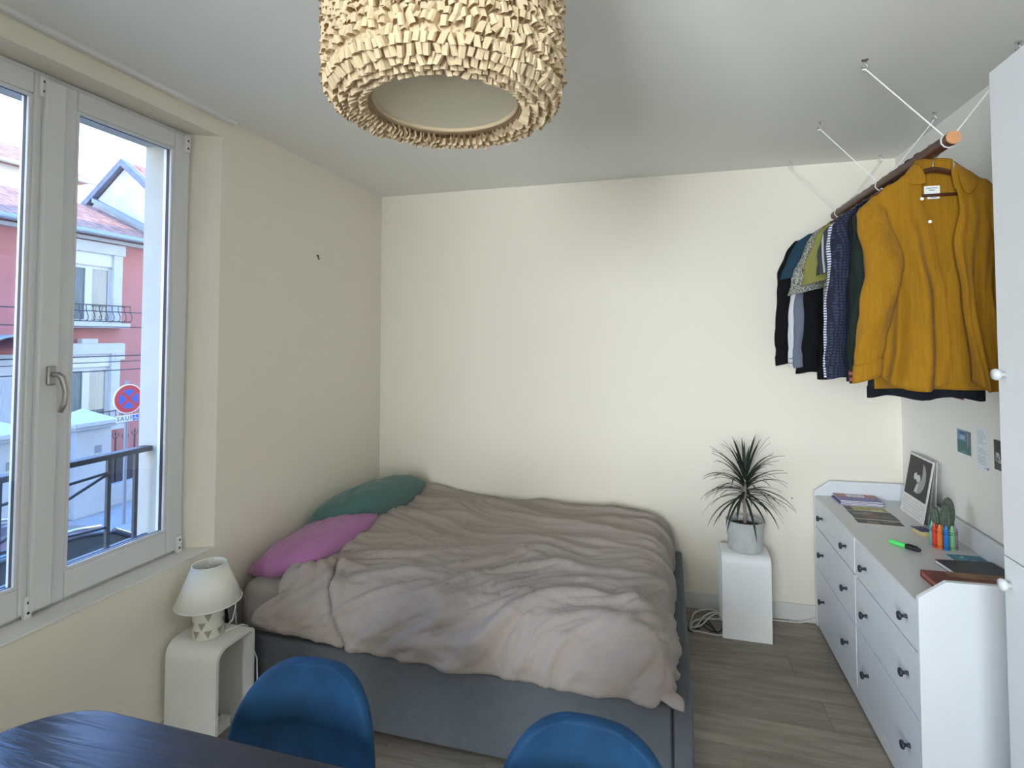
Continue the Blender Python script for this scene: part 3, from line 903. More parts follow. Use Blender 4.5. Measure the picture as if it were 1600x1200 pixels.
# dark photo card
w_, h_ = 0.085, 0.122
mb, ms = printed('c', w_, h_, 0.0008, (0.03, 0.03, 0.035), [(0.02, 0.03, 0.98, 0.20, (0.07, 0.07, 0.075))],
                 polys=[([(0.1, 0.30), (0.45, 0.22), (0.6, 0.30), (0.5, 0.45), (0.42, 0.58), (0.18, 0.60), (0.12, 0.45)], (0.34, 0.34, 0.36)), ([(0.2, 0.5), (0.4, 0.47), (0.45, 0.55), (0.25, 0.57)], (0.62, 0.62, 0.64)), ([(0.5, 0.26), (0.95, 0.16), (0.97, 0.28), (0.8, 0.34), (0.58, 0.36)], (0.5, 0.5, 0.52)), ([(0.12, 0.36), (0.3, 0.30), (0.42, 0.36), (0.2, 0.42)], (0.12, 0.12, 0.13))])
on_right_wall(mb, -0.910, 1.144, w_, h_)
mb.build('postcard', ms, label='black and white photo card on the wall by the wardrobe', cat='postcard')

# ------------------------------------------------------------------ things on the chest
# notebooks (stack of three)
def notebook(label, cx, cy, z, w, h, t, cover, page, rz, extra=None):
    o = thing('notebook', label, 'notebook', (cx, cy, z), rz)
    cm = mat('cover_' + label[:12], cover, 0.5)
    mb = MB().box((-w/2, -h/2, 0), (w/2, h/2, t * 0.15)).box((-w/2, -h/2, t * 0.85), (w/2, h/2, t)).box((-w/2, -h/2, t * 0.15), (-w/2 + 0.003, h/2, t * 0.85))
    mb.build('cover', cm, o, bevel=0.0006)
    MB().box((-w/2 + 0.003, -h/2 + 0.002, t * 0.15), (w/2 - 0.002, h/2 - 0.002, t * 0.85)).build('page_block', mat('pages_' + label[:12], page, 0.9), o)
    if extra: extra(o, w, h, t)
    return o
notebook('violet notebook lying at the bottom of the notebook pile', 3.075, -0.120, DT, 0.215, 0.150, 0.007, (0.16, 0.13, 0.36), (0.75, 0.74, 0.76), 0.03)
notebook('indigo notebook in the middle of the notebook pile', 3.085, -0.118, DT + 0.0072, 0.218, 0.152, 0.007, (0.075, 0.065, 0.26), (0.78, 0.77, 0.80), -0.03)
def chk(o, w, h, t):
    mb = MB(); n = 18
    for i in range(n):
        for j in range(7):
            if (i + j) % 2: continue
            x0, y0 = -w/2 + w * i / n, h/2 - 0.075 + 0.075 * j / 7
            mb.quad((x0, y0, t + .0002), (x0 + w/n, y0, t + .0002), (x0 + w/n, y0 + 0.075/7, t + .0002), (x0, y0 + 0.075/7, t + .0002))
    mb.build('checker_print', pmat((0.38, 0.06, 0.05)), o)
    MB().box((-0.045, h/2 - 0.062, t + .0002), (0.045, h/2 - 0.014, t + .0006)).build('title_label', pmat((0.72, 0.74, 0.76)), o)
    MB().box((-0.02, h/2 - 0.042, t + .0006), (0.02, h/2 - 0.037, t + .0008)).build('title_print', pmat((0.2, 0.2, 0.3)), o)
    MB().quad((-w/2, -h/2, t + .0002), (w/2, -h/2, t + .0002), (w/2, h/2 - 0.075, t + .0002), (-w/2, h/2 - 0.075, t + .0002)).build('violet_band', pmat((0.22, 0.20, 0.45)), o)
notebook('red chequered notebook with white title on top of pile', 3.080, -0.112, DT + 0.0144, 0.212, 0.148, 0.006, (0.55, 0.45, 0.42), (0.80, 0.79, 0.80), 0.0, chk)

def laid(mb, ms, name, cx, cy, z, rz, label, cat='postcard', group=None):
    me = mb.mesh(name, ms); o = bpy.data.objects.new(name, me); col.objects.link(o)
    o.location = (cx, cy, z); o.rotation_euler = (0, 0, rz); tag(o, label, cat, group); return o
brd = (0.78, 0.79, 0.78)
mb, ms = printed('p', 0.215, 0.15, 0.0006, brd, [(0.03, 0.03, 0.97, 0.97, (0.42, 0.37, 0.12)), (0.03, 0.5, 0.2, 0.97, (0.10, 0.07, 0.12)), (0.6, 0.35, 0.85, 0.7, (0.62, 0.56, 0.36)), (0.2, 0.03, 0.97, 0.3, (0.14, 0.12, 0.09))])
laid(mb, ms, 'postcard', 3.075, -0.290, DT + 0.0002, 0.0, 'yellow photo postcard partly under a grey one on the chest')
mb, ms = printed('p', 0.215, 0.15, 0.0006, brd, [(0.02, 0.03, 0.98, 0.97, (0.085, 0.085, 0.085)), (0.3, 0.1, 0.62, 0.7, (0.20, 0.10, 0.075)), (0.1, 0.5, 0.45, 0.75, (0.20, 0.20, 0.21)), (0.62, 0.2, 0.9, 0.5, (0.15, 0.14, 0.13)), (0.35, 0.72, 0.55, 0.8, (0.34, 0.32, 0.30))])
laid(mb, ms, 'postcard', 3.072, -0.372, DT + 0.0014, -0.02, 'grey photo postcard with reddish middle on the chest')
mb, ms = printed('p', 0.212, 0.15, 0.0006, brd, [(0.02, 0.03, 0.98, 0.97, (0.07, 0.065, 0.055)), (0.25, 0.1, 0.5, 0.3, (0.26, 0.22, 0.12)), (0.6, 0.3, 0.9, 0.42, (0.24, 0.20, 0.10)), (0.1, 0.45, 0.9, 0.8, (0.10, 0.09, 0.08))])
laid(mb, ms, 'postcard', 3.066, -0.445, DT + 0.0002, -0.03, 'dark brown photo postcard with white edge lowest on the chest')

# desk calendar, an easel with a photograph
cal = thing('desk_calendar', 'standing desk calendar with a black and white hand photograph', 'calendar', (3.27, -0.335, DT))
cw, chh = 0.27, 0.315
lean = 0.055
R_front = lambda x, y_, z: Vector((3.262 + (y_ + chh/2) / chh * lean - z, -0.335 - x, DT + (y_ + chh/2) * 0.985))
mb, ms = printed('c', cw, chh, 0.003, (0.76, 0.76, 0.73), [(0.04, 0.32, 0.95, 0.97, (0.028, 0.029, 0.030))])
def leaf_to(mb, fn):
    for k, v in enumerate(mb.v): mb.v[k] = tuple(fn(*v))
leaf_to(mb, R_front); mb.build('front_leaf', ms, cal, world=True)
arm = MB()
for pts in ([(0.62, 0.90), (0.72, 0.86), (0.80, 0.76), (0.82, 0.64), (0.78, 0.52), (0.68, 0.43), (0.55, 0.40), (0.42, 0.41), (0.46, 0.50), (0.52, 0.58), (0.60, 0.60), (0.66, 0.66), (0.66, 0.76)],):
    arm.poly([(-cw/2 + u * cw, -chh/2 + v * chh, 0.0036) for u, v in pts])
leaf_to(arm, R_front); arm.build('photo_arm', pmat((0.34, 0.335, 0.325)), cal, world=True)
hand = MB()
for pts in ([(0.34, 0.69), (0.42, 0.73), (0.46, 0.69), (0.56, 0.71), (0.62, 0.66), (0.60, 0.60), (0.50, 0.58), (0.44, 0.62), (0.40, 0.60), (0.34, 0.63)], [(0.44, 0.42), (0.54, 0.42), (0.58, 0.55), (0.52, 0.57)]):
    hand.poly([(-cw/2 + u * cw, -chh/2 + v * chh, 0.0040) for u, v in pts])
leaf_to(hand, R_front); hand.build('photo_hand', pmat((0.60, 0.60, 0.585)), cal, world=True)
nums = MB()
for r_ in range(5):
    for c_ in range(12):
        if (r_ * 7 + c_ * 3) % 11 == 0: continue
        u, v = 0.06 + c_ * 0.073, 0.045 + r_ * 0.05
        nums.quad(*[(-cw/2 + a * cw, -chh/2 + b * chh, 0.0035) for a, b in ((u, v), (u + 0.045, v), (u + 0.045, v + 0.028), (u, v + 0.028))])
leaf_to(nums, R_front); nums.build('date_print', pmat((0.60, 0.605, 0.60)), cal, world=True)
R_mid = lambda x, y_, z: Vector((3.285 + (y_ + chh/2) / chh * 0.036 - z, -0.335 - x, DT + (y_ + chh/2) * 0.99))
mb2 = MB().box((-cw/2, -chh/2 + 0.0, 0), (cw/2, chh/2, 0.004)); leaf_to(mb2, R_mid); mb2.build('page_block', pmat((0.30, 0.30, 0.29)), cal, world=True)
R_bk = lambda x, y_, z: Vector((3.3135 + (y_ + chh/2) / chh * 0.014 - z, -0.335 - x, DT + (y_ + chh/2) * 0.995))
mb3 = MB().box((-cw/2, -chh/2, 0), (cw/2, chh/2, 0.003)); leaf_to(mb3, R_bk); mb3.build('back_leaf', pmat((0.70, 0.70, 0.67)), cal, world=True)

# small cards between the calendar and the cactus
mb, ms = printed('p', 0.06, 0.075, 0.001, (0.055, 0.05, 0.16), [(0.1, 0.7, 0.9, 0.75, (0.4, 0.4, 0.5))])
laid(mb, ms, 'card', 3.205, -0.600, DT + 0.0205, 0.2, 'small dark violet card on yellow box beside cactus pot', 'card')
bx_ = MB().box((-0.028, -0.036, 0), (0.028, 0.036, 0.020))
bo = bx_.build('card_box', pmat((0.62, 0.50, 0.22)), bevel=0.001, label='small yellow box beside the cactus pot', cat='box'); bo.location = (3.208, -0.605, DT); bo.rotation_euler = (0, 0, 0.2)

# marker pen
mk = thing('marker_pen', 'bright green highlighter with black cap on the chest', 'marker', (3.05, -0.825, DT + 0.0105), 0.0)
mk.rotation_euler = (0, 0, math.atan2(-0.861 + 0.788, 3.082 - 3.015) - 0.0)
gm = mat('fluorescent_green', (0.10, 0.75, 0.16), 0.35)
MB().lathe([(0.003, -0.066), (0.008, -0.062), (0.0105, -0.05), (0.0105, 0.005), (0.009, 0.012)], 18, axis='x').build('barrel', gm, mk, auto=0.6)
MB().lathe([(0.0108, 0.004), (0.0108, 0.04), (0.009, 0.055), (0.0055, 0.062)], 18, axis='x').build('cap', 'black', mk, auto=0.6)
MB().box((0.012, -0.0025, 0.0095), (0.05, 0.0025, 0.0135)).build('clip', 'black', mk, bevel=0.001)

# cactus in a pot faced with wax crayons
PX, PY = 3.222, -0.765
pot = thing('cactus_pot', 'small pot faced with coloured crayons beside the calendar', 'flower pot', (PX, PY, DT))
MB().lathe([(0.029, 0.0), (0.0295, 0.10), (0.027, 0.10), (0.026, 0.088), (0.0, 0.088)], 28, capt=False).build('inner_pot', pmat((0.30, 0.16, 0.10)), pot, auto=0.6)
ccols = [(0.62, 0.05, 0.035), (0.80, 0.19, 0.03), (0.02, 0.19, 0.56), (0.25, 0.55, 0.22), (0.30, 0.25, 0.34), (0.12, 0.30, 0.14), (0.55, 0.40, 0.05), (0.35, 0.03, 0.10), (0.05, 0.08, 0.35), (0.70, 0.10, 0.05), (0.10, 0.45, 0.40)]
ncr = len(ccols)
for k, cc in enumerate(ccols):
    a = 3.42 + 2 * PI * k / ncr
    cxk, cyk = 0.0400 * math.cos(a), 0.0400 * math.sin(a)
    cr = MB().lathe([(0.0100, 0.0), (0.0105, 0.002), (0.0105, 0.086), (0.0072, 0.089), (0.0040, 0.104), (0.0036, 0.106)], 14, (cxk, cyk, 0))
    cro = cr.build('crayon', mat('crayon_wax_%d' % k, cc, 0.45), pot, auto=0.6)
    for zc in (0.012, 0.076):
        MB().lathe([(0.0107, zc), (0.0107, zc + 0.0022)], 14, (cxk, cyk, 0)).build('band', 'black', cro)
MB().lathe([(0.0498, 0.068), (0.0505, 0.0705)], 36, capb=False, capt=False).build('elastic_band', 'black', pot)
MB().lathe([(0.0265, 0.090), (0.0, 0.094)], 24, capb=False).build('soil', 'soil', pot)
cac = thing('cactus', 'small three-stemmed dark green cactus in the crayon pot', 'cactus', (PX, PY, DT + 0.088))
cm_ = mat('cactus_skin', (0.085, 0.11, 0.075), 0.7, bump=0.5, bscale=120, var=0.35, vscale=60)
spine = mat('cactus_spines', (0.42, 0.38, 0.28), 0.8)
for i, (dx, dy, hh, rr) in enumerate(((-0.022, 0.012, 0.085, 0.018), (0.002, -0.016, 0.105, 0.0205), (0.022, 0.014, 0.128, 0.024))):
    def cst(u, v, dx=dx, dy=dy, hh=hh, rr=rr):
        a = 2 * PI * u
        t_ = v
        prof = (0.62 + 0.38 * math.sin(PI * min(1, t_ * 0.95 + 0.1))) * (1 - max(0, (t_ - 0.72) / 0.28) ** 2.4) ** 0.5 if t_ < 1 else 0.02
        r_ = rr * prof * (1 + 0.10 * math.cos(a * 10))
        return (dx * (1 + 0.3 * t_) + r_ * math.cos(a), dy * (1 + 0.3 * t_) + r_ * math.sin(a), hh * t_)
    st = MB().grid(cst, 60, 16, closed_u=True).build('stem', cm_, cac, smooth=True)
    sp_ = MB()
    for k in range(90):
        a = 2 * PI * (k % 10) / 10; t_ = 0.15 + 0.8 * ((k // 10) / 9)
        p = Vector(cst(a / (2 * PI), t_)); o_ = Vector((math.cos(a), math.sin(a), 0.25))
        sd = Vector((-math.sin(a), math.cos(a), 0)) * 0.0006
        sp_.poly([p - sd, p + sd, p + o_ * 0.006])
    sp_.build('spines', spine, st)

# teal / blue loyalty cards, black notebook and old red book at the near end
mb, ms = printed('p', 0.125, 0.085, 0.0008, (0.06, 0.24, 0.30), [(0.1, 0.2, 0.5, 0.7, (0.09, 0.30, 0.38)), (0.55, 0.5, 0.9, 0.6, (0.03, 0.14, 0.20))], polys=[([(0.3, 0.72), (0.36, 0.5), (0.42, 0.78)], (0.65, 0.7, 0.72))])
laid(mb, ms, 'card', 3.255, -0.895, DT + 0.0002, 0.05, 'teal card lying on the chest before the cactus', 'card')
mb, ms = printed('p', 0.085, 0.054, 0.0008, (0.10, 0.17, 0.33), [(0.1, 0.3, 0.8, 0.5, (0.22, 0.30, 0.46))])
laid(mb, ms, 'card', 3.288, -0.925, DT + 0.0014, -0.6, 'blue card lying half over the teal card', 'card')
nbk = thing('notebook', 'closed black notebook with white page edges on the chest', 'notebook', (3.215, -1.035, DT), 0.0)
nbk.rotation_euler = (0, 0, 0.12)
MB().box((-0.105, -0.075, 0), (0.105, 0.075, 0.002)).box((-0.105, -0.075, 0.013), (0.105, 0.075, 0.0155)).box((0.1, -0.075, 0.002), (0.105, 0.075, 0.013)).build('cover', mat('black_notebook_cover', (0.022, 0.023, 0.026), 0.45), nbk, bevel=0.001)
MB().box((-0.103, -0.073, 0.002), (0.1, 0.073, 0.013)).build('page_block', pmat((0.80, 0.80, 0.78)), nbk)
rbk = thing('book', 'old worn red leather book at the near end of chest', 'book', (3.125, -1.212, DT), 0.0)
redl = mat('worn_red_leather', (0.17, 0.022, 0.018), 0.5, var=0.45, vscale=14, bump=0.2, bscale=60)
redl2 = mat('worn_brown_spine', (0.25, 0.12, 0.055), 0.55, var=0.5, vscale=20, bump=0.3, bscale=60)
MB().box((-0.135, -0.085, 0), (0.165, 0.085, 0.004)).box((-0.135, -0.085, 0.022), (0.165, 0.085, 0.026)).box((-0.135, 0.081, 0.004), (0.165, 0.085, 0.022)).build('cover', redl, rbk, bevel=0.0015)
MB().box((-0.06, 0.03, 0.0262), (0.163, 0.083, 0.0266)).box((-0.06, -0.01, 0.0262), (0.15, 0.012, 0.0265)).build('worn_patch', redl2, rbk)
MB().box((-0.131, -0.081, 0.004), (0.161, 0.081, 0.022)).build('page_block', pmat((0.40, 0.14, 0.11)), rbk)
rbk.rotation_euler = (0, 0, 0.03)

# ------------------------------------------------------------------ potted dracaena on its stand
GX, GY, GZ = 2.473, -0.208, PD['h']
pl = thing('potted_plant', 'spiky dracaena in a pale concrete pot on the white stand', 'plant', (GX, GY, GZ))
MB().lathe([(0.082, 0), (0.090, 0.006), (0.104, 0.165), (0.105, 0.172), (0.097, 0.172), (0.092, 0.140)], 48, capt=False, sy=0.86).build('pot', 'concrete', pl, auto=0.6)
MB().lathe([(0.093, 0.142), (0.05, 0.150), (0.0, 0.152)], 32, capb=False, capt=False, sy=0.86).build('soil', 'soil', pl, smooth=True)
MB().tube([(0.0, 0.0, 0.14), (0.003, 0.002, 0.21), (-0.002, 0.0, 0.27), (0.004, 0.002, 0.34), (0.004, 0.004, 0.42)], [0.012, 0.0095, 0.010, 0.011, 0.008], 12).build('trunk', 'trunk', pl, smooth=True)
MB().tube([(0.0, 0.0, 0.265), (-0.012, 0.0, 0.275), (-0.016, 0.0, 0.31)], [0.007, 0.007, 0.004], 10).build('side_shoot', 'trunk', pl, smooth=True)
random.seed(11)
for k in range(96):
    a = k * 2.39996 + random.uniform(-0.2, 0.2)
    f_ = k / 95
    L = random.uniform(0.20, 0.30)
    el = 1.25 - 1.5 * (1 - f_) ** 1.1 + random.uniform(-0.18, 0.18)
    z0 = 0.30 + 0.12 * f_
    droop = random.uniform(0.8, 1.9) * (1.25 - 0.7 * f_)
    p = Vector((0.004, 0.002, z0)); d_ = Vector((math.cos(a) * math.cos(el), math.sin(a) * math.cos(el) * 0.8, math.sin(el)))
    n = 9; pts = [p.copy()]
    for i in range(n):
        d_.z -= droop / n * (0.3 + 1.2 * i / n); d_.normalize()
        p = p + d_ * (L / n)
        if p.y + GY > -0.012: p.y = -0.012 - GY
        pts.append(p.copy())
    mb = MB(); side = Vector((-math.sin(a), math.cos(a), 0))
    for i, q in enumerate(pts):
        t_ = i / n
        wd = 0.0072 * min(1, 0.45 + t_ * 3) * (1 - t_ ** 3) + 0.0004
        mb.v += [tuple(q - side * wd), tuple(q + Vector((0, 0, -0.0018))), tuple(q + side * wd)]
    for i in range(n):
        for j in range(2):
            mb.f.append((i*3+j, i*3+j+1, (i+1)*3+j+1, (i+1)*3+j)); mb.m.append(0)
    mb.build('leaf', 'leaf', pl, smooth=True)

# ------------------------------------------------------------------ cables on the floor by the bed foot
def spline(pts, n=8):
    out = []
    P = [Vector(p) for p in pts]; P = [P[0]] + P + [P[-1]]
    for i in range(1, len(P) - 2):
        for k in range(n):
            t_ = k / n
            a, b, c, d_ = P[i-1], P[i], P[i+1], P[i+2]
            out.append(0.5 * ((2*b) + (c-a)*t_ + (2*a-5*b+4*c-d_)*t_*t_ + (-a+3*b-3*c+d_)*t_**3))
    out.append(P[-2]); return out
z_ = 0.0045
wc = [(2.345, -0.09, 0.03), (2.28, -0.06, 0.03), (2.20, -0.10, 0.02), (2.17, -0.18, z_), (2.16, -0.26, z_), (2.20, -0.24, 0.012), (2.25, -0.15, 0.03), (2.31, -0.12, 0.045), (2.335, -0.16, 0.03), (2.24, -0.15, 0.012), (2.18, -0.22, 0.02), (2.165, -0.285, z_), (2.21, -0.29, z_), (2.27, -0.30, z_), (2.325, -0.30, z_), (2.365, -0.25, z_)]
MB().tube(spline(wc), 0.0042, 8).build('power_cable', 'cable_white', smooth=True, label='tangled white power cable on floor by bed foot', cat='cable')
wc2 = [(2.205, -0.055, 0.012), (2.185, -0.12, 0.016), (2.172, -0.21, 0.018), (2.18, -0.27, 0.014), (2.23, -0.235, 0.02), (2.28, -0.17, 0.04), (2.335, -0.14, 0.06)]
MB().tube(spline(wc2), 0.004, 8).build('power_cable', 'cable_white', smooth=True, label='looped white power cable leaning against the baseboard', cat='cable')
bc = [(2.345, -0.22, z_), (2.31, -0.27, z_), (2.29, -0.21, z_), (2.265, -0.17, z_ + .006), (2.235, -0.19, z_), (2.26, -0.25, z_), (2.30, -0.265, z_), (2.27, -0.22, 0.012), (2.23, -0.20, 0.016), (2.205, -0.26, z_), (2.16, -0.235, z_), (2.152, -0.285, z_), (2.175, -0.305, z_)]
MB().tube(spline(bc), 0.0032, 8).build('power_cable', 'black', smooth=True, label='thin black cable coiled on floor by bed foot', cat='cable')
rc = [(2.56, -0.05, z_), (2.64, -0.040, z_), (2.72, -0.034, z_), (2.80, -0.026, 0.006), (2.86, -0.0235, 0.03), (2.90, -0.018, 0.05)]
rc = [(x, min(y_, -0.0175), z) for x, y_, z in rc]
MB().tube(spline(rc), 0.0046, 8).build('power_cable', 'cable_white', smooth=True, label='white cable along baseboard between stand and chest', cat='cable')
# small things on the walls
hk = thing('wall_hook', 'tiny dark metal hook on the left wall', 'hook', (0.0, -0.767, 2.165))
MB().box((0.0, -0.006, 0.012), (0.003, 0.006, 0.026)).build('plate', 'black_iron', hk)
MB().tube([(0.003, -0.005, 0.022), (0.008, 0.0, 0.004), (0.003, 0.005, 0.022)], 0.0016, 6).build('loop', 'black_iron', hk)
MB().tube([(0.004, 0.0, 0.006), (0.010, 0.0, -0.004), (0.018, 0.0, 0.0)], 0.0022, 8).build('hook', 'black_iron', hk)
MB().lathe([(0.0035, -0.006), (0.0035, 0.0)], 10, (2.765, 0.0, 0.722), axis='y').build('nail', 'black', label='small black nail in the white back wall', cat='nail')

# ------------------------------------------------------------------ clothes rail hung from the ceiling
RX = 3.02
def rail_z(y_): return 2.388 + 0.018 * (y_ + 1.4)
rail = thing('clothes_rail', 'dark stained wooden pole hung from white cords', 'clothes rail', (RX, -0.715, rail_z(-0.715)))
MB().tube([(RX, -1.400, rail_z(-1.400)), (RX, -0.7, rail_z(-0.7)), (RX, -0.03, rail_z(-0.03))], 0.0235, 24).build('pole', 'wood_dark', rail, world=True, auto=0.6)
MB().tube([(RX, -1.4025, rail_z(-1.4025)), (RX, -1.4002, rail_z(-1.4002))], 0.0232, 24).build('cut_end', 'wood_end', rail, world=True, auto=0.6)
hook_pos = [(2.777, -1.322), (2.777, -0.708), (2.771, -0.09), (3.262, -1.318), (3.260, -0.695), (3.245, -0.08)]
first = None
hook_lab = ['hook above the cut end of the pole, on the room side', 'hook above the middle of the pole, on the room side', 'hook by the back wall, on the room side of the pole', 'hook above the wardrobe top, on the wall side of pole', 'hook above the middle of the pole, on the wall side', 'hook in the ceiling corner behind the clothes rail']
for hi, (hx, hy) in enumerate(hook_pos):
    if first is None:
        h = thing('ceiling_hook', 'small ceiling ' + hook_lab[0], 'hook', (hx, hy, H), group='ceiling hooks of the clothes rail')
        MB().lathe([(0.012, -0.003), (0.012, 0.0)], 16).build('plate', 'chrome', h)
        MB().tube([(0, 0, -0.003), (0, 0, -0.015), (0.008, 0, -0.024), (0.010, 0, -0.034), (0.002, 0, -0.042), (-0.008, 0, -0.038), (-0.011, 0, -0.028)], 0.0022, 8).build('hook', 'chrome', h, smooth=True)
        first = h
    else:
        c = copy_tree(first); c.location = (hx, hy, H); c['label'] = 'small ceiling ' + hook_lab[hi]
for i, (ry, lab) in enumerate(((-1.365, 'white cord tied round the cut end of the pole'), (-0.74, 'white cord tied round the middle of the pole'), (-0.11, 'white cord tied round the pole end by the back wall'))):
    l, r_ = hook_pos[i], hook_pos[i + 3]
    rz = rail_z(ry)
    pts = [(l[0], l[1], H - 0.036)]
    for k in range(9):
        a = PI - 0.75 + (PI + 1.5) * k / 8
        pts.append((RX + 0.0258 * math.cos(a), ry + 0.002 * k - 0.008, rz + 0.0258 * math.sin(a)))
    pts.append((r_[0], r_[1], H - 0.036))
    MB().tube(pts, 0.0024, 8).build('hanging_cord', 'cord_white', label=lab, cat='cord')

# ---- hangers
def hanger(label, yg, rz, wood='hanger_wood', tilt=0.0, wire='chrome'):
    z0 = rail_z(yg)
    h = thing('coat_hanger', label, 'hanger', (RX, yg, z0), rz)
    hp = [(0.0, 0, -0.066), (0.0, 0, -0.043)]
    hk_ = [(0.003 * 0 + 0.0262 * math.cos(a), 0, 0.0262 * math.sin(a)) for a in [(-PI / 2 + 0.1) + k * (PI + 0.9) / 10 for k in range(11)]]
    MB().tube([(0, 0, -0.075), (0, 0, -0.05)] + hk_, 0.0021, 8).build('hook', wire, h, smooth=True)
    bp = []
    for k in range(17):
        x = -0.2 + 0.4 * k / 16
        bp.append((x, 0.02 * (abs(x) / 0.2) ** 2, -0.070 - 0.085 * (abs(x) / 0.2) ** 1.35))
    MB().tube(bp, [0.008 + 0.010 * (1 - abs(2 * k / 16 - 1)) for k in range(17)], 10, flat=0.55, up=(0, 0, 1)).build('bow', wood, h, smooth=True)
    MB().tube([(-0.185, 0.012, -0.165), (0.185, 0.012, -0.165)], 0.006, 10).build('bar', wood, h, smooth=True)
    return h

# ---- garments (local frame: x across, y along the rail, z from the pole axis)
def torso_fn(ws, L, depth, hemw, seed, fold=0.012, open_front=False, zneck=-0.068):
    prof = [(0.0, 0.052, zneck), (0.05, 0.075, zneck - 0.012), (0.17, ws, -0.165), (0.24, ws * 1.02, -0.22), (0.45, ws * 0.98, -0.22 - (L - 0.22) * 0.35), (0.75, (ws + hemw) / 2, -0.22 - (L - 0.22) * 0.72), (1.0, hemw, -L)]
    def f(u, v):
        for (a, wa, za), (b, wb, zb) in zip(prof, prof[1:]):
            if v <= b + 1e-9:
                t_ = (v - a) / (b - a); w = wa + (wb - wa) * t_; z = za + (zb - za) * t_; break
        an = 2 * PI * u
        c, s = math.cos(an), math.sin(an)
        x = w * math.copysign(abs(c) ** 0.8, c)
        dd = depth * (0.35 + 0.65 * sstep(0.05, 0.4, v))
        y_ = dd * math.copysign(abs(s) ** 0.7, s)
        fo_ = fold * sstep(0.15, 0.9, v) * (math.sin(x * 38 + seed + 1.3 * math.sin(z * 5 + seed)) + 0.5 * math.sin(x * 75 + 2 * seed + z * 6))
        return (x + 0.006 * math.sin(z * 14 + seed) * sstep(0.2, 1, v), y_ + fo_ * 0.8, z + 0.008 * math.sin(x * 30 + seed) * sstep(0.9, 1, v))
    return f

def sleeve_mb(sgn, ws, pts, rs, flats, seed):
    """pts: list of (x outward from shoulder tip, z)"""
    mb = MB(); P = []
    for k, (dx, z) in enumerate(pts): P.append((sgn * (ws + dx), 0.004 * math.sin(k + seed), z))
    n0 = 24
    # resample
    Q, R, F = [], [], []
    for i in range(len(P) - 1):
        for k in range(5):
            t_ = k / 5
            Q.append(Vector(P[i]).lerp(Vector(P[i+1]), t_)); R.append(rs[i] + (rs[i+1] - rs[i]) * t_); F.append(flats[i] + (flats[i+1] - flats[i]) * t_)
    Q.append(Vector(P[-1])); R.append(rs[-1]); F.append(flats[-1])
    i0 = len(mb.v)
    for k, q in enumerate(Q):
        for j in range(n0):
            a = 2 * PI * j / n0
            wob = 1 + 0.09 * math.sin(3 * a + k * 0.55 + seed) + 0.05 * math.sin(5 * a - k * 0.8)
            mb.v.append((q.x + R[k] * math.cos(a) * wob, q.y + R[k] * F[k] * math.sin(a) * wob, q.z - 0.25 * R[k] * math.cos(a) * sgn * (1 if k > 4 else 0.2)))
    for k in range(len(Q) - 1):
        for j in range(n0):
            j2 = (j + 1) % n0
            mb.f.append((i0+k*n0+j, i0+k*n0+j2, i0+(k+1)*n0+j2, i0+(k+1)*n0+j)); mb.m.append(0)
    mb.f.append(tuple(i0 + j for j in range(n0))); mb.m.append(0)
    return mb

def garment(name, label, cat, yg, rz, m, L=0.86, ws=0.205, hemw=0.21, depth=0.030, sleeve='long', cuff=None, collar=True, seed=0.0, hem=None, swing=0.0, right_pts=None, slen=1.0):
    z0 = rail_z(yg)
    g = thing(name, label, cat, (RX, yg, z0), rz, 'clothes on the hanging rail')
    b = MB().grid(torso_fn(ws, L, depth, hemw, seed), 72, 30, closed_u=True).build('body', m, g, smooth=True)
    if sleeve == 'long':
        pts = [(-0.03, -0.155), (0.008, -0.21), (0.022 + swing, -0.33), (0.035 + swing, -0.47), (0.050 + swing, -0.62), (0.060 + swing, -0.76), (0.062 + swing, -0.83)]
        rs = [0.030, 0.050, 0.055, 0.053, 0.047, 0.043, 0.042]; fl_ = [0.5, 0.55, 0.6, 0.6, 0.6, 0.55, 0.5]
    else:
        pts = [(-0.03, -0.155), (0.012, -0.21), (0.045 + swing, -0.21 - 0.09 * slen), (0.065 + swing * 1.3, -0.21 - 0.175 * slen)]
        rs = [0.030, 0.058, 0.072, 0.080]; fl_ = [0.45, 0.45, 0.42, 0.40]
    for sgn in (-1, 1):
        pts_ = right_pts if (right_pts and sgn > 0) else pts
        s_ = sleeve_mb(sgn, ws, pts_, rs, fl_, seed + sgn).build('sleeve', m, g, smooth=True)
        if sleeve == 'long':
            ex = sgn * (ws + pts_[-1][0]); ez = pts_[-1][1]
            cm2 = cuff or m
            MB().grid(lambda u, v, ex=ex, ez=ez: (ex + (0.0435 - 0.003 * v) * math.cos(2*PI*u), 0.024 * math.sin(2*PI*u), ez + 0.004 - 0.055 * v - 0.0105 * math.cos(2*PI*u) * sgn), 24, 3, closed_u=True).build('cuff', cm2, s_, smooth=True)
    if collar:
        def cf(u, v):
            a = 2 * PI * u
            return ((0.058 - 0.008 * v) * math.cos(a), (0.032 - 0.006 * v) * math.sin(a), -0.080 + 0.034 * v - 0.012 * abs(math.sin(a)) * v)
        MB().grid(cf, 28, 3, closed_u=True).build('collar', m, g, smooth=True)
    if hem:
        f = torso_fn(ws * 1.0, L, depth * 1.08, hemw * 1.01, seed)
        MB().grid(lambda u, v: Vector(f(u, 1.0)) + Vector((0, 0, -0.045 * v + 0.004)), 72, 2, closed_u=True).build('hem_band', hem, g, smooth=True)
    return g

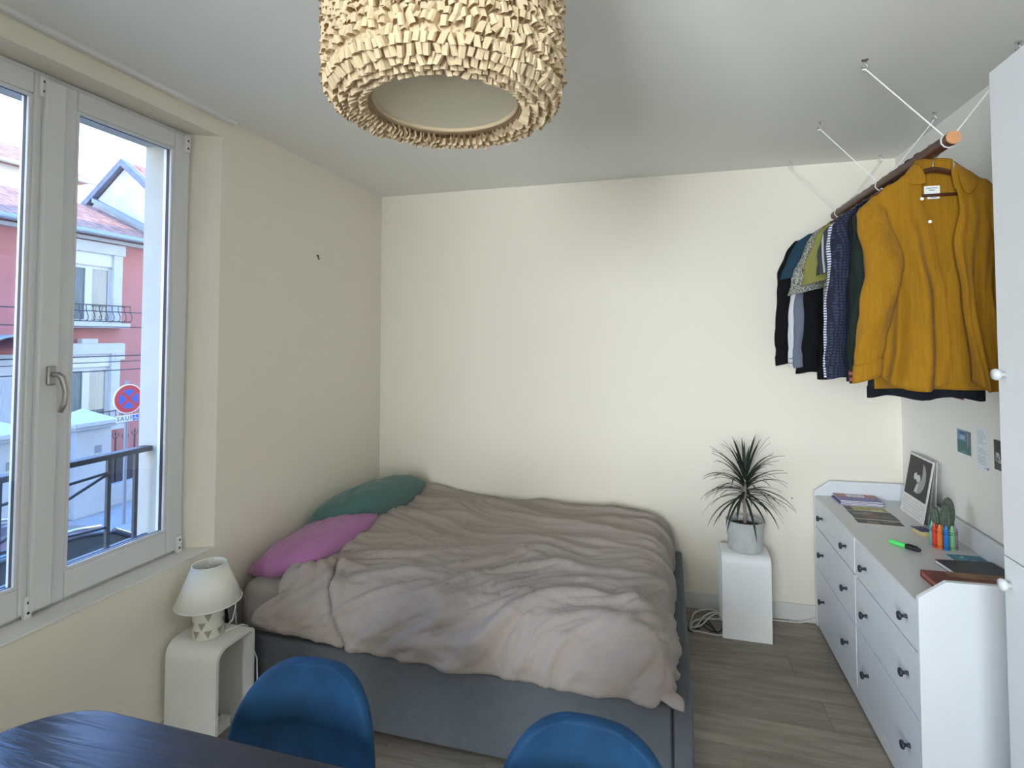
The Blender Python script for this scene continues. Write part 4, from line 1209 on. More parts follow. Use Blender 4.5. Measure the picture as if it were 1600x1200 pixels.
cloth = lambda n, c, r=0.9, **k: mat(n, c, r, bump=0.2, bscale=180, spec=0.15, **k)
G_black = cloth('black_wool', (0.008, 0.008, 0.009))
G_black2 = cloth('black_cotton', (0.006, 0.006, 0.007))
G_white = cloth('white_shirt_cotton', (0.62, 0.63, 0.66))
G_grey = cloth('blue_grey_cotton', (0.15, 0.17, 0.22))
G_teal = cloth('slate_blue_jersey', (0.020, 0.052, 0.080))
G_olive = cloth('olive_linen', (0.225, 0.215, 0.062))
G_spk = pattern_mat('speckled_cotton', (0.33, 0.33, 0.28), (0.05, 0.05, 0.045), 'speckle', 190, 0.52)
G_dstr = pattern_mat('dark_striped_cotton', (0.035, 0.036, 0.04), (0.35, 0.38, 0.40), 'stripes', 22, 0.16, 'X')
G_stripe = pattern_mat('blue_white_striped_cotton', (0.72, 0.74, 0.80), (0.05, 0.06, 0.19), 'stripes', 85, 0.42, 'Z')
G_dots = pattern_mat('navy_dotted_cotton', (0.006, 0.009, 0.024), (0.030, 0.045, 0.105), 'dots', 80, 0.26)
G_navy = cloth('dark_navy_fleece', (0.010, 0.012, 0.018))
G_green = cloth('dark_green_nylon', (0.008, 0.018, 0.014), 0.6)
G_must = mat('mustard_corduroy', (0.315, 0.150, 0.008), 0.9, bump=0.35, bscale=110, var=0.10, vscale=25, sheen=0.05, spec=0.2, stretch=(6, 6, 0.4))
G_rib = pattern_mat('striped_rib_knit', (0.035, 0.012, 0.014), (0.32, 0.085, 0.075), 'stripes', 42, 0.55, 'Z')
G_plaid = pattern_mat('plaid_cuff', (0.55, 0.56, 0.58), (0.03, 0.03, 0.05), 'checks', 38, 0.14)
G_gold = cloth('button_thread', (0.7, 0.66, 0.6))

spec = [
    ('jacket', 'black wool jacket hanging nearest the back wall', 'jacket', -0.115, 0.05, G_black, dict(L=0.93, ws=0.235, hemw=0.25, depth=0.045, seed=0.3, swing=0.02)),
    ('shirt', 'white long-sleeved shirt with checked cuff beside black jacket', 'shirt', -0.235, 0.0, G_white, dict(L=0.84, cuff=G_plaid, seed=1.1, depth=0.022)),
    ('shirt', 'blue grey long-sleeved shirt between white shirt and blue tee', 'shirt', -0.305, 0.03, G_grey, dict(L=0.80, seed=2.3, depth=0.022, ws=0.195)),
    ('t_shirt', 'slate blue short-sleeved t-shirt on the rail', 'shirt', -0.375, -0.03, G_teal, dict(L=0.72, sleeve='short', collar=False, seed=3.4, depth=0.024, ws=0.225)),
    ('jacket', 'black jacket between slate blue and speckled shirts', 'jacket', -0.455, 0.02, G_black2, dict(L=0.93, seed=4.4, depth=0.035, ws=0.20, swing=-0.02)),
    ('shirt', 'speckled grey short-sleeved shirt on the rail', 'shirt', -0.555, 0.0, G_spk, dict(L=0.76, sleeve='short', seed=5.2, depth=0.022, slen=1.55, swing=0.01)),
    ('shirt', 'olive green short-sleeved shirt on the rail', 'shirt', -0.655, 0.04, G_olive, dict(L=0.83, sleeve='short', seed=6.2, depth=0.026, ws=0.20, slen=1.3, swing=-0.015, hemw=0.225)),
    ('shirt', 'dark grey striped shirt between olive and blue striped shirts', 'shirt', -0.805, 0.0, G_dstr, dict(L=0.76, sleeve='short', seed=7.2, depth=0.022, ws=0.195, slen=1.1, swing=-0.03)),
    ('shirt', 'white shirt with thin navy stripes beside dotted shirt', 'shirt', -0.885, 0.0, G_stripe, dict(L=0.82, seed=8.0, depth=0.022, ws=0.205, swing=-0.015)),
    ('shirt', 'navy dotted long-sleeved shirt on the rail', 'shirt', -0.975, 0.02, G_dots, dict(L=0.86, seed=9.1, depth=0.026, ws=0.212, swing=-0.008)),
    ('sweater', 'dark navy hooded sweater behind the green bomber jacket', 'sweater', -1.060, 0.0, G_navy, dict(L=0.84, seed=10.4, depth=0.034, ws=0.18, hemw=0.19, collar=True, swing=-0.03)),
    ('bomber_jacket', 'dark green bomber jacket with striped red cuffs behind mustard shirt', 'jacket', -1.145, 0.0, G_green, dict(L=0.90, seed=11.7, depth=0.034, ws=0.186, hemw=0.20, cuff=G_rib, hem=G_navy, swing=-0.022, right_pts=[(-0.03, -0.155), (0.0, -0.21), (-0.02, -0.33), (-0.05, -0.47), (-0.08, -0.62), (-0.10, -0.78), (-0.105, -0.885)])),
]
for i, (nm, lab, cat, yg, rz, m_, kw) in enumerate(spec):
    garment(nm, lab, cat, yg, rz, m_, **kw)
    plastic = i in (10, 11)
    hanger(('black' if plastic else 'dark wooden') + ' clothes hanger inside the ' + ' '.join(lab.split()[:4]).replace(' hanging', '').replace(' with', ''), yg, rz, 'black' if plastic else 'hanger_wood', wire='black' if plastic else 'chrome')

# ---- mustard overshirt, unbuttoned, in front
MY = -1.245
mz = rail_z(MY)
ms_ = thing('shirt', 'mustard corduroy overshirt hanging open at the near end of rail', 'shirt', (RX, MY, mz), 0.0, 'clothes on the hanging rail')
hanger('dark wooden clothes hanger inside the mustard overshirt', MY, 0.0)
def edge_w(z):            # half width of the shirt at height z
    return interp([(-0.92, 0.200), (-0.75, 0.205), (-0.45, 0.205), (-0.25, 0.212), (-0.165, 0.222), (-0.12, 0.16), (-0.075, 0.07), (-0.05, 0.05)], z)
def top_z(x):             # shoulder line
    ax = abs(x)
    return interp([(0, -0.062), (0.055, -0.062), (0.09, -0.085), (0.15, -0.122), (0.20, -0.160), (0.222, -0.185)], ax)
def back_fn(u, v):
    x = (2 * u - 1) * 0.212
    zt_ = top_z(x) - 0.004; zb = -0.90
    z = zt_ + (zb - zt_) * v
    return (x, 0.026 + 0.010 * math.sin(x * 45 + 1) * v - 0.02 * (abs(x) / 0.21) ** 4, z)
o = MB().grid(back_fn, 40, 40).build('back_panel', G_must, ms_, smooth=True); solidify(o, 0.002)
def front_fn(sg):
    def f(u, v):
        # u: 0 at side seam, 1 at the front opening
        z_s, z_b = None, -0.905
        # opening edge x as a function of height
        if sg < 0: xo = interp([(0, -0.045), (0.12, -0.050), (0.35, -0.005), (0.6, 0.02), (1.0, 0.035)], v)
        else: xo = interp([(0, 0.048), (0.2, 0.072), (0.35, 0.050), (0.6, 0.068), (1.0, 0.10)], v)
        xs = sg * interp([(0, 0.216), (0.2, 0.206), (0.55, 0.172), (0.8, 0.185), (1.0, 0.198)], v)
        x = xs + (xo - xs) * u
        zt_ = top_z(x) - (0.0 if abs(x) > 0.06 else 0.02)
        hem = -0.865 - 0.055 * math.sin(PI * min(1, u * 0.75 + 0.25)) + 0.05 * (1 - u) ** 2
        z = zt_ + (hem - zt_) * v
        fo_ = 0.022 * sstep(0.1, 0.8, v) * math.sin(u * 10 + sg * 2 + 1.2 * v) + 0.010 * math.sin(u * 23 + 4 * v + 1.5 * math.sin(v * 6)) * v
        bulge = -0.030 * math.sin(PI * min(1, u * 0.9)) ** 0.6 * (0.4 + 0.6 * v)
        return (x, -0.004 + bulge + fo_ - 0.012 * u, z)
    return f
for sg in (-1, 1):
    fn = front_fn(sg)
    o = MB().grid(fn, 40, 44).build('front_panel', G_must, ms_, smooth=True); solidify(o, 0.0025, 1 if sg > 0 else -1)
    pk = MB().grid(lambda u, v, fn=fn: Vector(fn(0.90 + 0.10 * u, v)) + Vector((0, -0.0045, 0)), 3, 44).build('placket', G_must, o, smooth=True)
# sleeves: big soft tube with an elbow
sl_l = dict(pts=[(-0.045, -0.160), (-0.012, -0.215), (-0.022, -0.32), (-0.030, -0.46), (-0.008, -0.60), (0.020, -0.72), (0.026, -0.80)], rs=[0.030, 0.052, 0.058, 0.064, 0.058, 0.050, 0.046])
sl_r = dict(pts=[(-0.045, -0.160), (-0.010, -0.215), (0.0, -0.32), (0.006, -0.46), (0.012, -0.60), (0.016, -0.72), (0.018, -0.80)], rs=[0.030, 0.050, 0.050, 0.048, 0.046, 0.044, 0.043])
for sgn, d_ in ((-1, sl_l), (1, sl_r)):
    mbs = sleeve_mb(sgn, 0.22, d_['pts'], d_['rs'], [0.55, 0.6, 0.62, 0.6, 0.6, 0.55, 0.5], 0.7)
    for k, v in enumerate(mbs.v): mbs.v[k] = (v[0], v[1] - 0.050 * sstep(-0.18, -0.4, v[2]), v[2])
    s_ = mbs.build('sleeve', G_must, ms_, smooth=True)
    ex = sgn * (0.22 + d_['pts'][-1][0])
    cfo = MB().grid(lambda u, v, ex=ex, sgn=sgn: (ex + (0.049 - 0.002 * v) * math.cos(2*PI*u) + sgn * 0.006 * v, -0.050 + 0.024 * math.sin(2*PI*u), -0.795 - 0.068 * v - 0.016 * math.cos(2*PI*u) * sgn), 28, 4, closed_u=True).build('cuff', G_must, s_, smooth=True)
    solidify(cfo, 0.002)
# collar: stand plus two pointed wings
def stand(u, v):
    a = PI * u
    return (0.062 * math.cos(a), 0.030 * math.sin(a) - 0.006, -0.078 + 0.040 * v + 0.018 * math.sin(a) * v)
o = MB().grid(stand, 24, 4).build('collar_stand', G_must, ms_, smooth=True); solidify(o, 0.002)
for sg in (-1, 1):
    if sg < 0: C_ = [[(-0.060, 0.006, -0.040), (-0.064, -0.016, -0.046), (-0.048, -0.030, -0.062)], [(-0.095, 0.000, -0.080), (-0.092, -0.030, -0.100), (-0.040, -0.040, -0.098)], [(-0.102, -0.010, -0.100), (-0.094, -0.040, -0.135), (-0.030, -0.046, -0.138)]]
    else: C_ = [[(0.060, 0.006, -0.040), (0.064, -0.014, -0.044), (0.058, -0.028, -0.060)], [(0.105, 0.000, -0.075), (0.108, -0.034, -0.105), (0.066, -0.044, -0.130)], [(0.128, -0.012, -0.100), (0.132, -0.044, -0.150), (0.078, -0.052, -0.205)]]
    mbc = MB()
    for rr in C_: mbc.v += rr
    for a in range(2):
        for b in range(2):
            mbc.f.append((a*3+b, a*3+b+1, (a+1)*3+b+1, (a+1)*3+b)); mbc.m.append(0)
    o = mbc.build('collar_wing', G_must, ms_, smooth=True); solidify(o, 0.004, 0); subsurf(o, 2)
# buttons, label
fnl = front_fn(-1)
for v_ in (0.055, 0.135, 0.245):
    p = Vector(fnl(0.97, v_)) + Vector((0, -0.014, 0))
    MB().lathe([(0.0052, 0.0), (0.0060, 0.001), (0.0060, 0.0025), (0.0, 0.003)], 16, (0, 0, 0), axis='y', capt=False).xf(Matrix.Translation(p) @ Matrix.Rotation(PI, 4, 'Z')).build('button', 'cord_white', ms_)
MB().box((-0.024, 0.0165, -0.158), (0.028, 0.0175, -0.128)).build('neck_label', 'cord_white', ms_)
for a, b, z in ((-0.016, 0.020, -0.138), (-0.008, 0.012, -0.146)):
    MB().box((a, 0.0158, z), (b, 0.0165, z + 0.003)).build('label_print', pmat((0.25, 0.25, 0.3)), ms_)
MB().box((-0.014, 0.0165, -0.178), (0.026, 0.0175, -0.168)).build('size_label', 'cord_white', ms_)
MB().box((-0.004, 0.0158, -0.1745), (0.018, 0.0165, -0.172)).build('label_print', pmat((0.25, 0.25, 0.3)), ms_)

# ------------------------------------------------------------------ paper pendant lamp
PLX, PLY, PLZ, PR = 1.600, -2.571, 2.165, 0.248
pend = thing('pendant_lamp', 'large drum pendant lamp covered in cream paper ruffles', 'pendant lamp', (PLX, PLY, PLZ))
PH = 0.50
MB().lathe([(0.150, 0.010), (0.215, 0.012), (PR - 0.018, 0.035), (PR - 0.016, PH), (0.10, PH)], 72, capb=False, capt=False).build('drum', 'paper', pend, smooth=True)
MB().lathe([(0.150, 0.014), (0.10, 0.022), (0.0, 0.024)], 64, capb=False, capt=False).build('diffuser', 'diffuser', pend, smooth=True)
rim = MB(); rim.tube([(0.150 * math.cos(k * PI / 40), 0.150 * math.sin(k * PI / 40), 0.012) for k in range(81)], 0.005, 8, cap=False)
rim.build('rim', 'paper', pend, smooth=True)
MB().tube([(0, 0, PH - 0.01), (0, 0, H - PLZ - 0.03)], 0.004, 8).build('cord', 'cable_white', pend)
MB().lathe([(0.05, H - PLZ - 0.035), (0.055, H - PLZ - 0.001)], 24).build('ceiling_cup', 'white_plastic', pend)
def loop_mb(seed):
    rnd = random.Random(seed)
    w, p, h = 0.0140, 0.0120 * rnd.uniform(0.75, 1.2), 0.0170 * rnd.uniform(0.85, 1.2)
    sk = rnd.uniform(-0.004, 0.004); out = rnd.uniform(0.001, 0.007)
    prof = [(-0.002, -0.5 * w), (0.6 * p, -0.52 * w), (p, -0.38 * w), (p * 1.04, 0.22 * w), (0.72 * p, 0.40 * w), (-0.002, 0.44 * w)]
    mb = MB()
    for (x, y_) in prof:
        k = max(0, x) / p
        mb.v += [(x, y_ - sk, h / 2), (x + out * k, y_ + sk * 1.2, -h / 2)]
    for i in range(len(prof) - 1):
        mb.f.append((2*i, 2*i+1, 2*i+3, 2*i+2)); mb.m.append(0)
    return mb
loops = [loop_mb(s) for s in range(8)]
loop_me = [l.mesh('paper_loop', 'paper') for l in loops]
rnd = random.Random(5)
TR = []      # (matrix, kind)
zz, row = 0.030, 0
while zz < PH:
    n = 104
    for k in range(n):
        a = 2 * PI * (k + 0.5 * (row % 2) + rnd.uniform(-0.22, 0.22)) / n
        z = zz + rnd.uniform(-0.004, 0.004) + 0.006 * math.sin(3 * a + row * 0.7) + 0.10 * (a / (2 * PI) % 0.0185)
        r_ = PR - 0.016 - (0.010 if row == 0 else 0)
        mtx = Matrix.Translation((r_ * math.cos(a), r_ * math.sin(a), z)) @ Matrix.Rotation(a, 4, 'Z') @ Euler((rnd.uniform(-0.45, 0.45), rnd.uniform(-0.35, 0.30), rnd.uniform(-0.5, 0.5))).to_matrix().to_4x4()
        TR.append((mtx, rnd.randrange(8)))
    zz += 0.0188; row += 1
for r_, z, n in ((0.228, 0.022, 100), (0.219, 0.012, 96), (0.200, 0.002, 88), (0.182, 0.000, 80), (0.164, 0.000, 72)):
    for k in range(n):
        a = 2 * PI * (k + rnd.uniform(-0.2, 0.2)) / n
        # pleats on the underside face down and slightly outwards
        tilt = 0.45 if r_ < 0.205 else (0.75 if r_ < 0.222 else 0.35)
        mtx = Matrix.Translation((r_ * math.cos(a), r_ * math.sin(a), z)) @ Matrix.Rotation(a, 4, 'Z') @ Euler((rnd.uniform(-0.2, 0.2), tilt + rnd.uniform(-0.15, 0.15), 0)).to_matrix().to_4x4() @ Matrix.Rotation(rnd.uniform(-0.25, 0.25), 4, 'Z')
        TR.append((mtx, rnd.randrange(8)))
camloc = cam.location - Vector((PLX, PLY, PLZ))
def vis_key(t):
    p = t[0].translation
    d = (p - camloc)
    nrm = t[0].to_3x3() @ Vector((1, 0, 0))
    facing = -nrm.dot(d.normalized())
    # above the picture's upper edge the pleats do not show
    hid = 10 if (p.z - camloc.z) > 0.60 * (-(Vector((-0.262, 0.965, 0)).dot(camloc - p))) else 0
    return d.length - 0.6 * facing + hid
TR.sort(key=vis_key)
for mtx, kd in TR[:300]:
    o = bpy.data.objects.new('paper_loop', loop_me[kd]); col.objects.link(o); o.parent = pend; o.matrix_local = mtx
rest = MB()
for mtx, kd in TR[300:]:
    i = len(rest.v)
    rest.v += [tuple(mtx @ Vector(v)) for v in loops[kd].v]
    rest.f += [tuple(i + k for k in f) for f in loops[kd].f]; rest.m += [0] * len(loops[kd].f)
rest.build('paper_ruffles', 'paper', pend, kind='stuff')

# ================================================================== outside the window
# wrought iron window guard in the outer reveal
wg = thing('window_guard', 'black iron guard rail outside the window with crossed bars', 'railing', (-0.30, -2.19, 0.745))
MB().box((-0.325, -2.78, 1.160), (-0.275, -1.60, 1.183)).build('top_rail', 'black_iron', wg, bevel=0.003, world=True)
MB().box((-0.308, -2.78, 0.765), (-0.292, -1.60, 0.779)).build('bottom_rail', 'black_iron', wg, world=True)
bar_me = None
for by in (-1.662, -1.787, -2.19, -2.593, -2.718):
    MB().box((-0.307, by - 0.008, 0.745), (-0.293, by + 0.008, 1.160)).build('upright', 'black_iron', wg, world=True)
for (ya, za, yb, zb) in ((-1.787, 1.100, -2.19, 1.075), (-1.787, 1.095, -2.19, 0.935), (-1.787, 0.865, -2.19, 0.905), (-2.593, 1.100, -2.19, 1.075), (-2.593, 1.095, -2.19, 0.935), (-2.593, 0.865, -2.19, 0.905)):
    MB().tube([(-0.30, ya, za), (-0.30, yb, zb)], 0.006, 8).build('brace', 'black_iron', wg, world=True)

# street
X_m = dict(
    asphalt=mat('asphalt', (0.11, 0.115, 0.125), 0.9, bump=0.2, bscale=40, var=0.1, vscale=3),
    paving=mat('pavement', (0.27, 0.27, 0.27), 0.9, var=0.08, vscale=4),
    pink=mat('pink_render', (0.46, 0.185, 0.175), 0.9, bump=0.15, bscale=25, var=0.06, vscale=1.2),
    trim=mat('white_stucco', (0.52, 0.54, 0.54), 0.85, var=0.04, vscale=3),
    gwall=mat('white_garden_wall', (0.50, 0.52, 0.52), 0.85, bump=0.2, bscale=20, var=0.06, vscale=3),
    zinc=mat('zinc_gutter', (0.28, 0.33, 0.40), 0.5, metal=0.3),
    pvcw=mat('white_window_frame', (0.58, 0.60, 0.60), 0.5),
    dark=mat('room_dark', (0.10, 0.12, 0.15), 0.9),
    curtain=mat('net_curtain', (0.42, 0.47, 0.52), 0.95, var=0.2, vscale=12, stretch=(1, 6, 0.3)),
    gable=mat('grey_gable_render', (0.58, 0.56, 0.54), 0.9, bump=0.3, bscale=12, var=0.18, vscale=1.5),
    slate=mat('slate_verge', (0.17, 0.19, 0.24), 0.7, var=0.25, vscale=6),
    cream=mat('cream_upper_wall', (0.82, 0.79, 0.72), 0.9, var=0.04, vscale=1),
    car=mat('dark_blue_car_paint', (0.060, 0.070, 0.095), 0.25, metal=0.3, coat=0.8),
    carglass=mat('car_glass', (0.035, 0.045, 0.055), 0.06),
    tyre=mat('tyre_rubber', (0.012, 0.012, 0.013), 0.8),
    red=mat('sign_red', (0.62, 0.035, 0.05), 0.5), blue=mat('sign_blue', (0.025, 0.12, 0.62), 0.5), signw=mat('sign_white', (0.85, 0.87, 0.88), 0.5),
    post=mat('grey_post', (0.24, 0.25, 0.29), 0.5),
)
def tile_mat():
    m, nt, b = new_mat('clay_roof_tiles')
    tc = nt.nodes.new('ShaderNodeTexCoord')
    w1 = nt.nodes.new('ShaderNodeTexWave'); w1.bands_direction = 'Y'; w1.inputs['Scale'].default_value = 1.6; w1.inputs['Distortion'].default_value = 0.3
    w2 = nt.nodes.new('ShaderNodeTexWave'); w2.bands_direction = 'Z'; w2.wave_profile = 'SAW'; w2.inputs['Scale'].default_value = 2.4
    nz = nt.nodes.new('ShaderNodeTexNoise'); nz.inputs['Scale'].default_value = 5
    for k in (w1, w2, nz): nt.links.new(tc.outputs['Object'], k.inputs['Vector'])
    mx = nt.nodes.new('ShaderNodeMath'); mx.operation = 'MULTIPLY'
    nt.links.new(w1.outputs['Fac'], mx.inputs[0]); nt.links.new(w2.outputs['Fac'], mx.inputs[1])
    bp = nt.nodes.new('ShaderNodeBump'); bp.inputs['Strength'].default_value = 0.8; bp.inputs['Distance'].default_value = 0.08
    nt.links.new(mx.outputs[0], bp.inputs['Height']); nt.links.new(bp.outputs[0], b.inputs['Normal'])
    r = nt.nodes.new('ShaderNodeValToRGB')
    r.color_ramp.elements[0].position = 0.3; r.color_ramp.elements[0].color = (0.28, 0.115, 0.075, 1)
    r.color_ramp.elements[1].position = 0.7; r.color_ramp.elements[1].color = (0.48, 0.25, 0.17, 1)
    nt.links.new(nz.outputs[0], r.inputs[0]); nt.links.new(r.outputs[0], b.inputs['Base Color'])
    b.inputs['Roughness'].default_value = 0.9
    return m
X_m['tile'] = tile_mat()
X = X_m
struct(MB().box((-40, -30, GROUND - 0.3), (OUTX, 40, GROUND)), 'ground', X['asphalt'])
struct(MB().box((-10.0, -30, GROUND), (-7.1, 40, GROUND + 0.12)), 'pavement', X['paving'])

# pink house across the street
FX = -12.5
ph = thing('pink_house', 'pink rendered house with white window surrounds across the street', 'house', (-15, 4.0, GROUND))
MB().box((-17.5, -2.0, GROUND), (FX, 8.88, 4.42)).build('wall', X['pink'], ph, world=True)
rf = MB().prism([(FX + 0.35, 4.40), (FX + 0.35, 4.47), (-15.0, 5.75), (-17.9, 4.45), (-17.9, 4.40)], -2.2, 8.88, 'xzy').build('roof', X['tile'], ph, world=True)
MB().tube([(FX + 0.40, -2.2, 4.40), (FX + 0.40, 8.88, 4.40)], 0.075, 12).build('gutter', X['zinc'], ph, world=True, auto=0.6)
MB().box((FX, -2.0, 4.24), (FX + 0.16, 8.88, 4.33)).build('cornice', X['trim'], ph, world=True)
def iron_balcony(parent, y0, y1, z0, z1):
    r = MB()
    r.box((FX + 0.30, y0, z1 - 0.03), (FX + 0.335, y1, z1)); r.box((FX + 0.30, y0, z0), (FX + 0.335, y1, z0 + 0.03))
    r.box((FX, y0, z1 - 0.03), (FX + 0.33, y0 + 0.03, z1)); r.box((FX, y1 - 0.03, z1 - 0.03), (FX + 0.33, y1, z1))
    r.box((FX, y0, z0), (FX + 0.33, y0 + 0.03, z0 + 0.03)); r.box((FX, y1 - 0.03, z0), (FX + 0.33, y1, z0 + 0.03))
    rail_o = r.build('balcony_rail', 'black_iron', parent, world=True)
    n = int((y1 - y0) / 0.16)
    for k in range(n + 1):
        y_ = y0 + 0.015 + (y1 - y0 - 0.03) * k / n
        MB().tube([(FX + 0.315, y_, z1 - 0.02), (FX + 0.33, y_, z0 + (z1 - z0) * 0.62), (FX + 0.40, y_, z0 + (z1 - z0) * 0.32), (FX + 0.39, y_, z0 + (z1 - z0) * 0.12), (FX + 0.32, y_, z0 + 0.01)], 0.011, 6).build('baluster', 'black_iron', rail_o, world=True)
def house_window(yc, z_sill, z_top, key=False, half=0.60):
    # moulded white surround
    s = MB()
    s.box((FX, yc - half - 0.24, z_sill - 0.1), (FX + 0.14, yc - half, z_top + 0.12)); s.box((FX, yc + half, z_sill - 0.1), (FX + 0.14, yc + half + 0.24, z_top + 0.12))
    s.box((FX, yc - half - 0.30, z_top + 0.12), (FX + 0.16, yc + half + 0.30, z_top + 0.40))
    if key: s.box((FX, yc - 0.20, z_top + 0.40), (FX + 0.17, yc + 0.20, z_top + 0.52)); s.box((FX, yc - half - 0.36, z_top - 0.05), (FX + 0.15, yc - half - 0.1, z_top + 0.38)); s.box((FX, yc + half + 0.1, z_top - 0.05), (FX + 0.15, yc + half + 0.36, z_top + 0.38))
    s.build('window_surround', X['trim'], ph, world=True)
    MB().box((FX, yc - half - 0.34, z_sill - 0.12), (FX + 0.34, yc + half + 0.34, z_sill)).build('window_ledge', X['trim'], ph, world=True)
    MB().box((FX + 0.02, yc - half, z_top - 0.22), (FX + 0.10, yc + half, z_top + 0.12)).build('shutter_box', X['pvcw'], ph, world=True)
    w = ring(MB(), yc - half, yc + half, z_sill, z_top - 0.22, 0.09, 0.09, FX + 0.004, FX + 0.05)
    w.box((FX + 0.004, yc - 0.085, z_sill + 0.09), (FX + 0.055, yc + 0.085, z_top - 0.31))
    wo = w.build('window', X['pvcw'], ph, world=True)
    for sg in (-1, 1):
        a, b = sorted((yc + sg * 0.085, yc + sg * (half - 0.09)))
        MB().grid(lambda u, v, a=a, b=b: (FX + 0.012 + 0.006 * math.sin(u * 30), a + (b - a) * u, z_sill + 0.09 + (z_top - 0.40 - z_sill) * v), 30, 1).build('curtain', X['curtain'], wo, smooth=True, world=True)
        MB().box((FX + 0.030, a, z_sill + 0.09), (FX + 0.034, b, z_top - 0.31)).build('pane', 'glass', wo, world=True)
house_window(7.0, 2.07, 3.80)
iron_balcony(ph, 6.08, 7.95, 2.10, 2.55)
house_window(7.0, -0.64, 1.14, key=True)
iron_balcony(ph, 6.08, 7.95, -0.60, -0.25)
house_window(2.6, 2.07, 3.80); house_window(2.6, -0.64, 1.14, key=True)
# entrance with arched canopy
MB().box((FX, 4.3, GROUND), (FX + 0.12, 5.55, 1.30)).build('door_surround', X['trim'], ph, world=True)
MB().box((FX + 0.12, 4.50, GROUND), (FX + 0.16, 5.30, 0.75)).build('door', X['curtain'], ph, world=True)
can = MB().grid(lambda u, v: (FX + 1.0 * v, 4.95 + 0.62 * math.cos(PI * u), 1.45 + 0.30 * math.sin(PI * u)), 16, 3).build('door_canopy', X['zinc'], ph, smooth=True, world=True); solidify(can, 0.04)

# neighbouring gable house
gh = thing('gable_house', 'taller house with pale weathered gable beside the pink house', 'house', (-14.2, 13, GROUND))
MB().prism([(-15.5, GROUND), (-12.45, GROUND), (-12.45, 5.70), (-13.90, 6.88), (-15.5, 5.55)], 9.06, 17, 'xzy').build('wall', X['gable'], gh, world=True)
MB().prism([(-15.75, 5.42), (-13.90, 6.96), (-12.10, 5.50), (-12.10, 5.62), (-13.90, 7.10), (-15.75, 5.58)], 9.055, 17.1, 'xzy').build('roof', X['tile'], gh, world=True)
MB().prism([(-15.80, 5.36), (-13.90, 6.92), (-12.08, 5.44), (-12.08, 5.66), (-13.90, 7.14), (-15.80, 5.60)], 8.90, 9.10, 'xzy').build('verge', X['slate'], gh, world=True)
MB().prism([(-12.3, 4.62), (-15.0, 5.86), (-15.0, 6.0), (-12.3, 4.76)], 8.89, 9.054, 'xzy').build('flashing', X['zinc'], gh, world=True)
# cream house behind
ch = thing('cream_house', 'tall cream house with tiled roof behind the pink house', 'house', (-22.5, 6, GROUND))
MB().box((-25, -3, GROUND), (-20, 11.9, 7.85)).build('wall', X['cream'], ch, world=True)
MB().prism([(-19.6, 7.72), (-19.6, 7.84), (-22.5, 9.2), (-25.4, 7.84), (-25.4, 7.72)], -3.3, 12.3, 'xzy').build('roof', X['tile'], ch, world=True)
MB().tube([(-19.55, -3.3, 7.74), (-19.55, 12.3, 7.74)], 0.08, 10).build('gutter', X['trim'], ch, world=True)

# garden wall, gate pillars, iron fence
def gate_pillar(yc, label):
    p = thing('gate_pillar', label, 'pillar', (-9.0, yc, GROUND + 0.12), group='white gate pillars across the street')
    MB().box((-0.34, -0.34, 0), (0.34, 0.34, 1.66)).build('shaft', X['gwall'], p, bevel=0.01)
    MB().box((-0.40, -0.40, 1.66), (0.40, 0.40, 1.72)).box((-0.44, -0.44, 1.72), (0.44, 0.44, 1.80)).build('capital', X['gwall'], p, bevel=0.008)
    c = MB(); c.v = [(-0.40, -0.40, 1.80), (0.40, -0.40, 1.80), (0.40, 0.40, 1.80), (-0.40, 0.40, 1.80), (0, 0, 2.03)]
    c.f = [(0, 1, 4), (1, 2, 4), (2, 3, 4), (3, 0, 4), (3, 2, 1, 0)]; c.m = [0] * 5
    c.build('cap', X['gwall'], p)
    MB().box((0.34, 0.02, 1.18), (0.35, 0.14, 1.32)).build('number_plate', X['post'], p)
    return p
gate_pillar(4.42, 'white gate pillar with pyramid cap beside the iron fence')
gate_pillar(2.95, 'white gate pillar with pyramid cap beyond the gate opening')
MB().box((-9.14, 4.78, GROUND + 0.12), (-8.86, 12, -1.33)).build('garden_wall', X['gwall'], label='low white garden wall under the iron fence', cat='wall')
fc = thing('iron_fence', 'black iron fence with spear heads and sheet panel', 'fence', (-9.0, 7, -1.33))
MB().box((-9.02, 4.80, -1.30), (-8.99, 12, -0.74)).build('sheet_panel', 'black_iron', fc, world=True)
for zr in (-0.72, -1.31):
    MB().box((-9.015, 4.78, zr), (-8.985, 12, zr + 0.03)).build('rail', 'black_iron', fc, world=True)
for k in range(18):
    y_ = 4.9 + k * 0.21
    b_ = MB().box((-9.01, y_ - 0.011, -1.30), (-8.99, y_ + 0.011, -0.42 + (0.05 if k % 2 else 0))).build('baluster', 'black_iron', fc, world=True)
    zt = -0.42 + (0.05 if k % 2 else 0)
    sp_ = MB(); sp_.v = [(-9.0, y_ - 0.025, zt + 0.04), (-8.98, y_, zt + 0.04), (-9.0, y_ + 0.025, zt + 0.04), (-9.02, y_, zt + 0.04), (-9.0, y_, zt + 0.14), (-9.0, y_, zt)]
    sp_.f = [(0, 1, 4), (1, 2, 4), (2, 3, 4), (3, 0, 4), (1, 0, 5), (2, 1, 5), (3, 2, 5), (0, 3, 5)]; sp_.m = [0] * 8
    sp_.build('spear_head', 'black_iron', b_, world=True)
    for sg in (-1, 1):
        MB().tube([(-9.0, y_, zt - 0.05), (-9.0, y_ + sg * 0.05, zt - 0.01), (-9.0, y_ + sg * 0.075, zt + 0.05), (-9.0, y_ + sg * 0.05, zt + 0.07)], 0.007, 5).build('scroll', 'black_iron', b_, world=True)
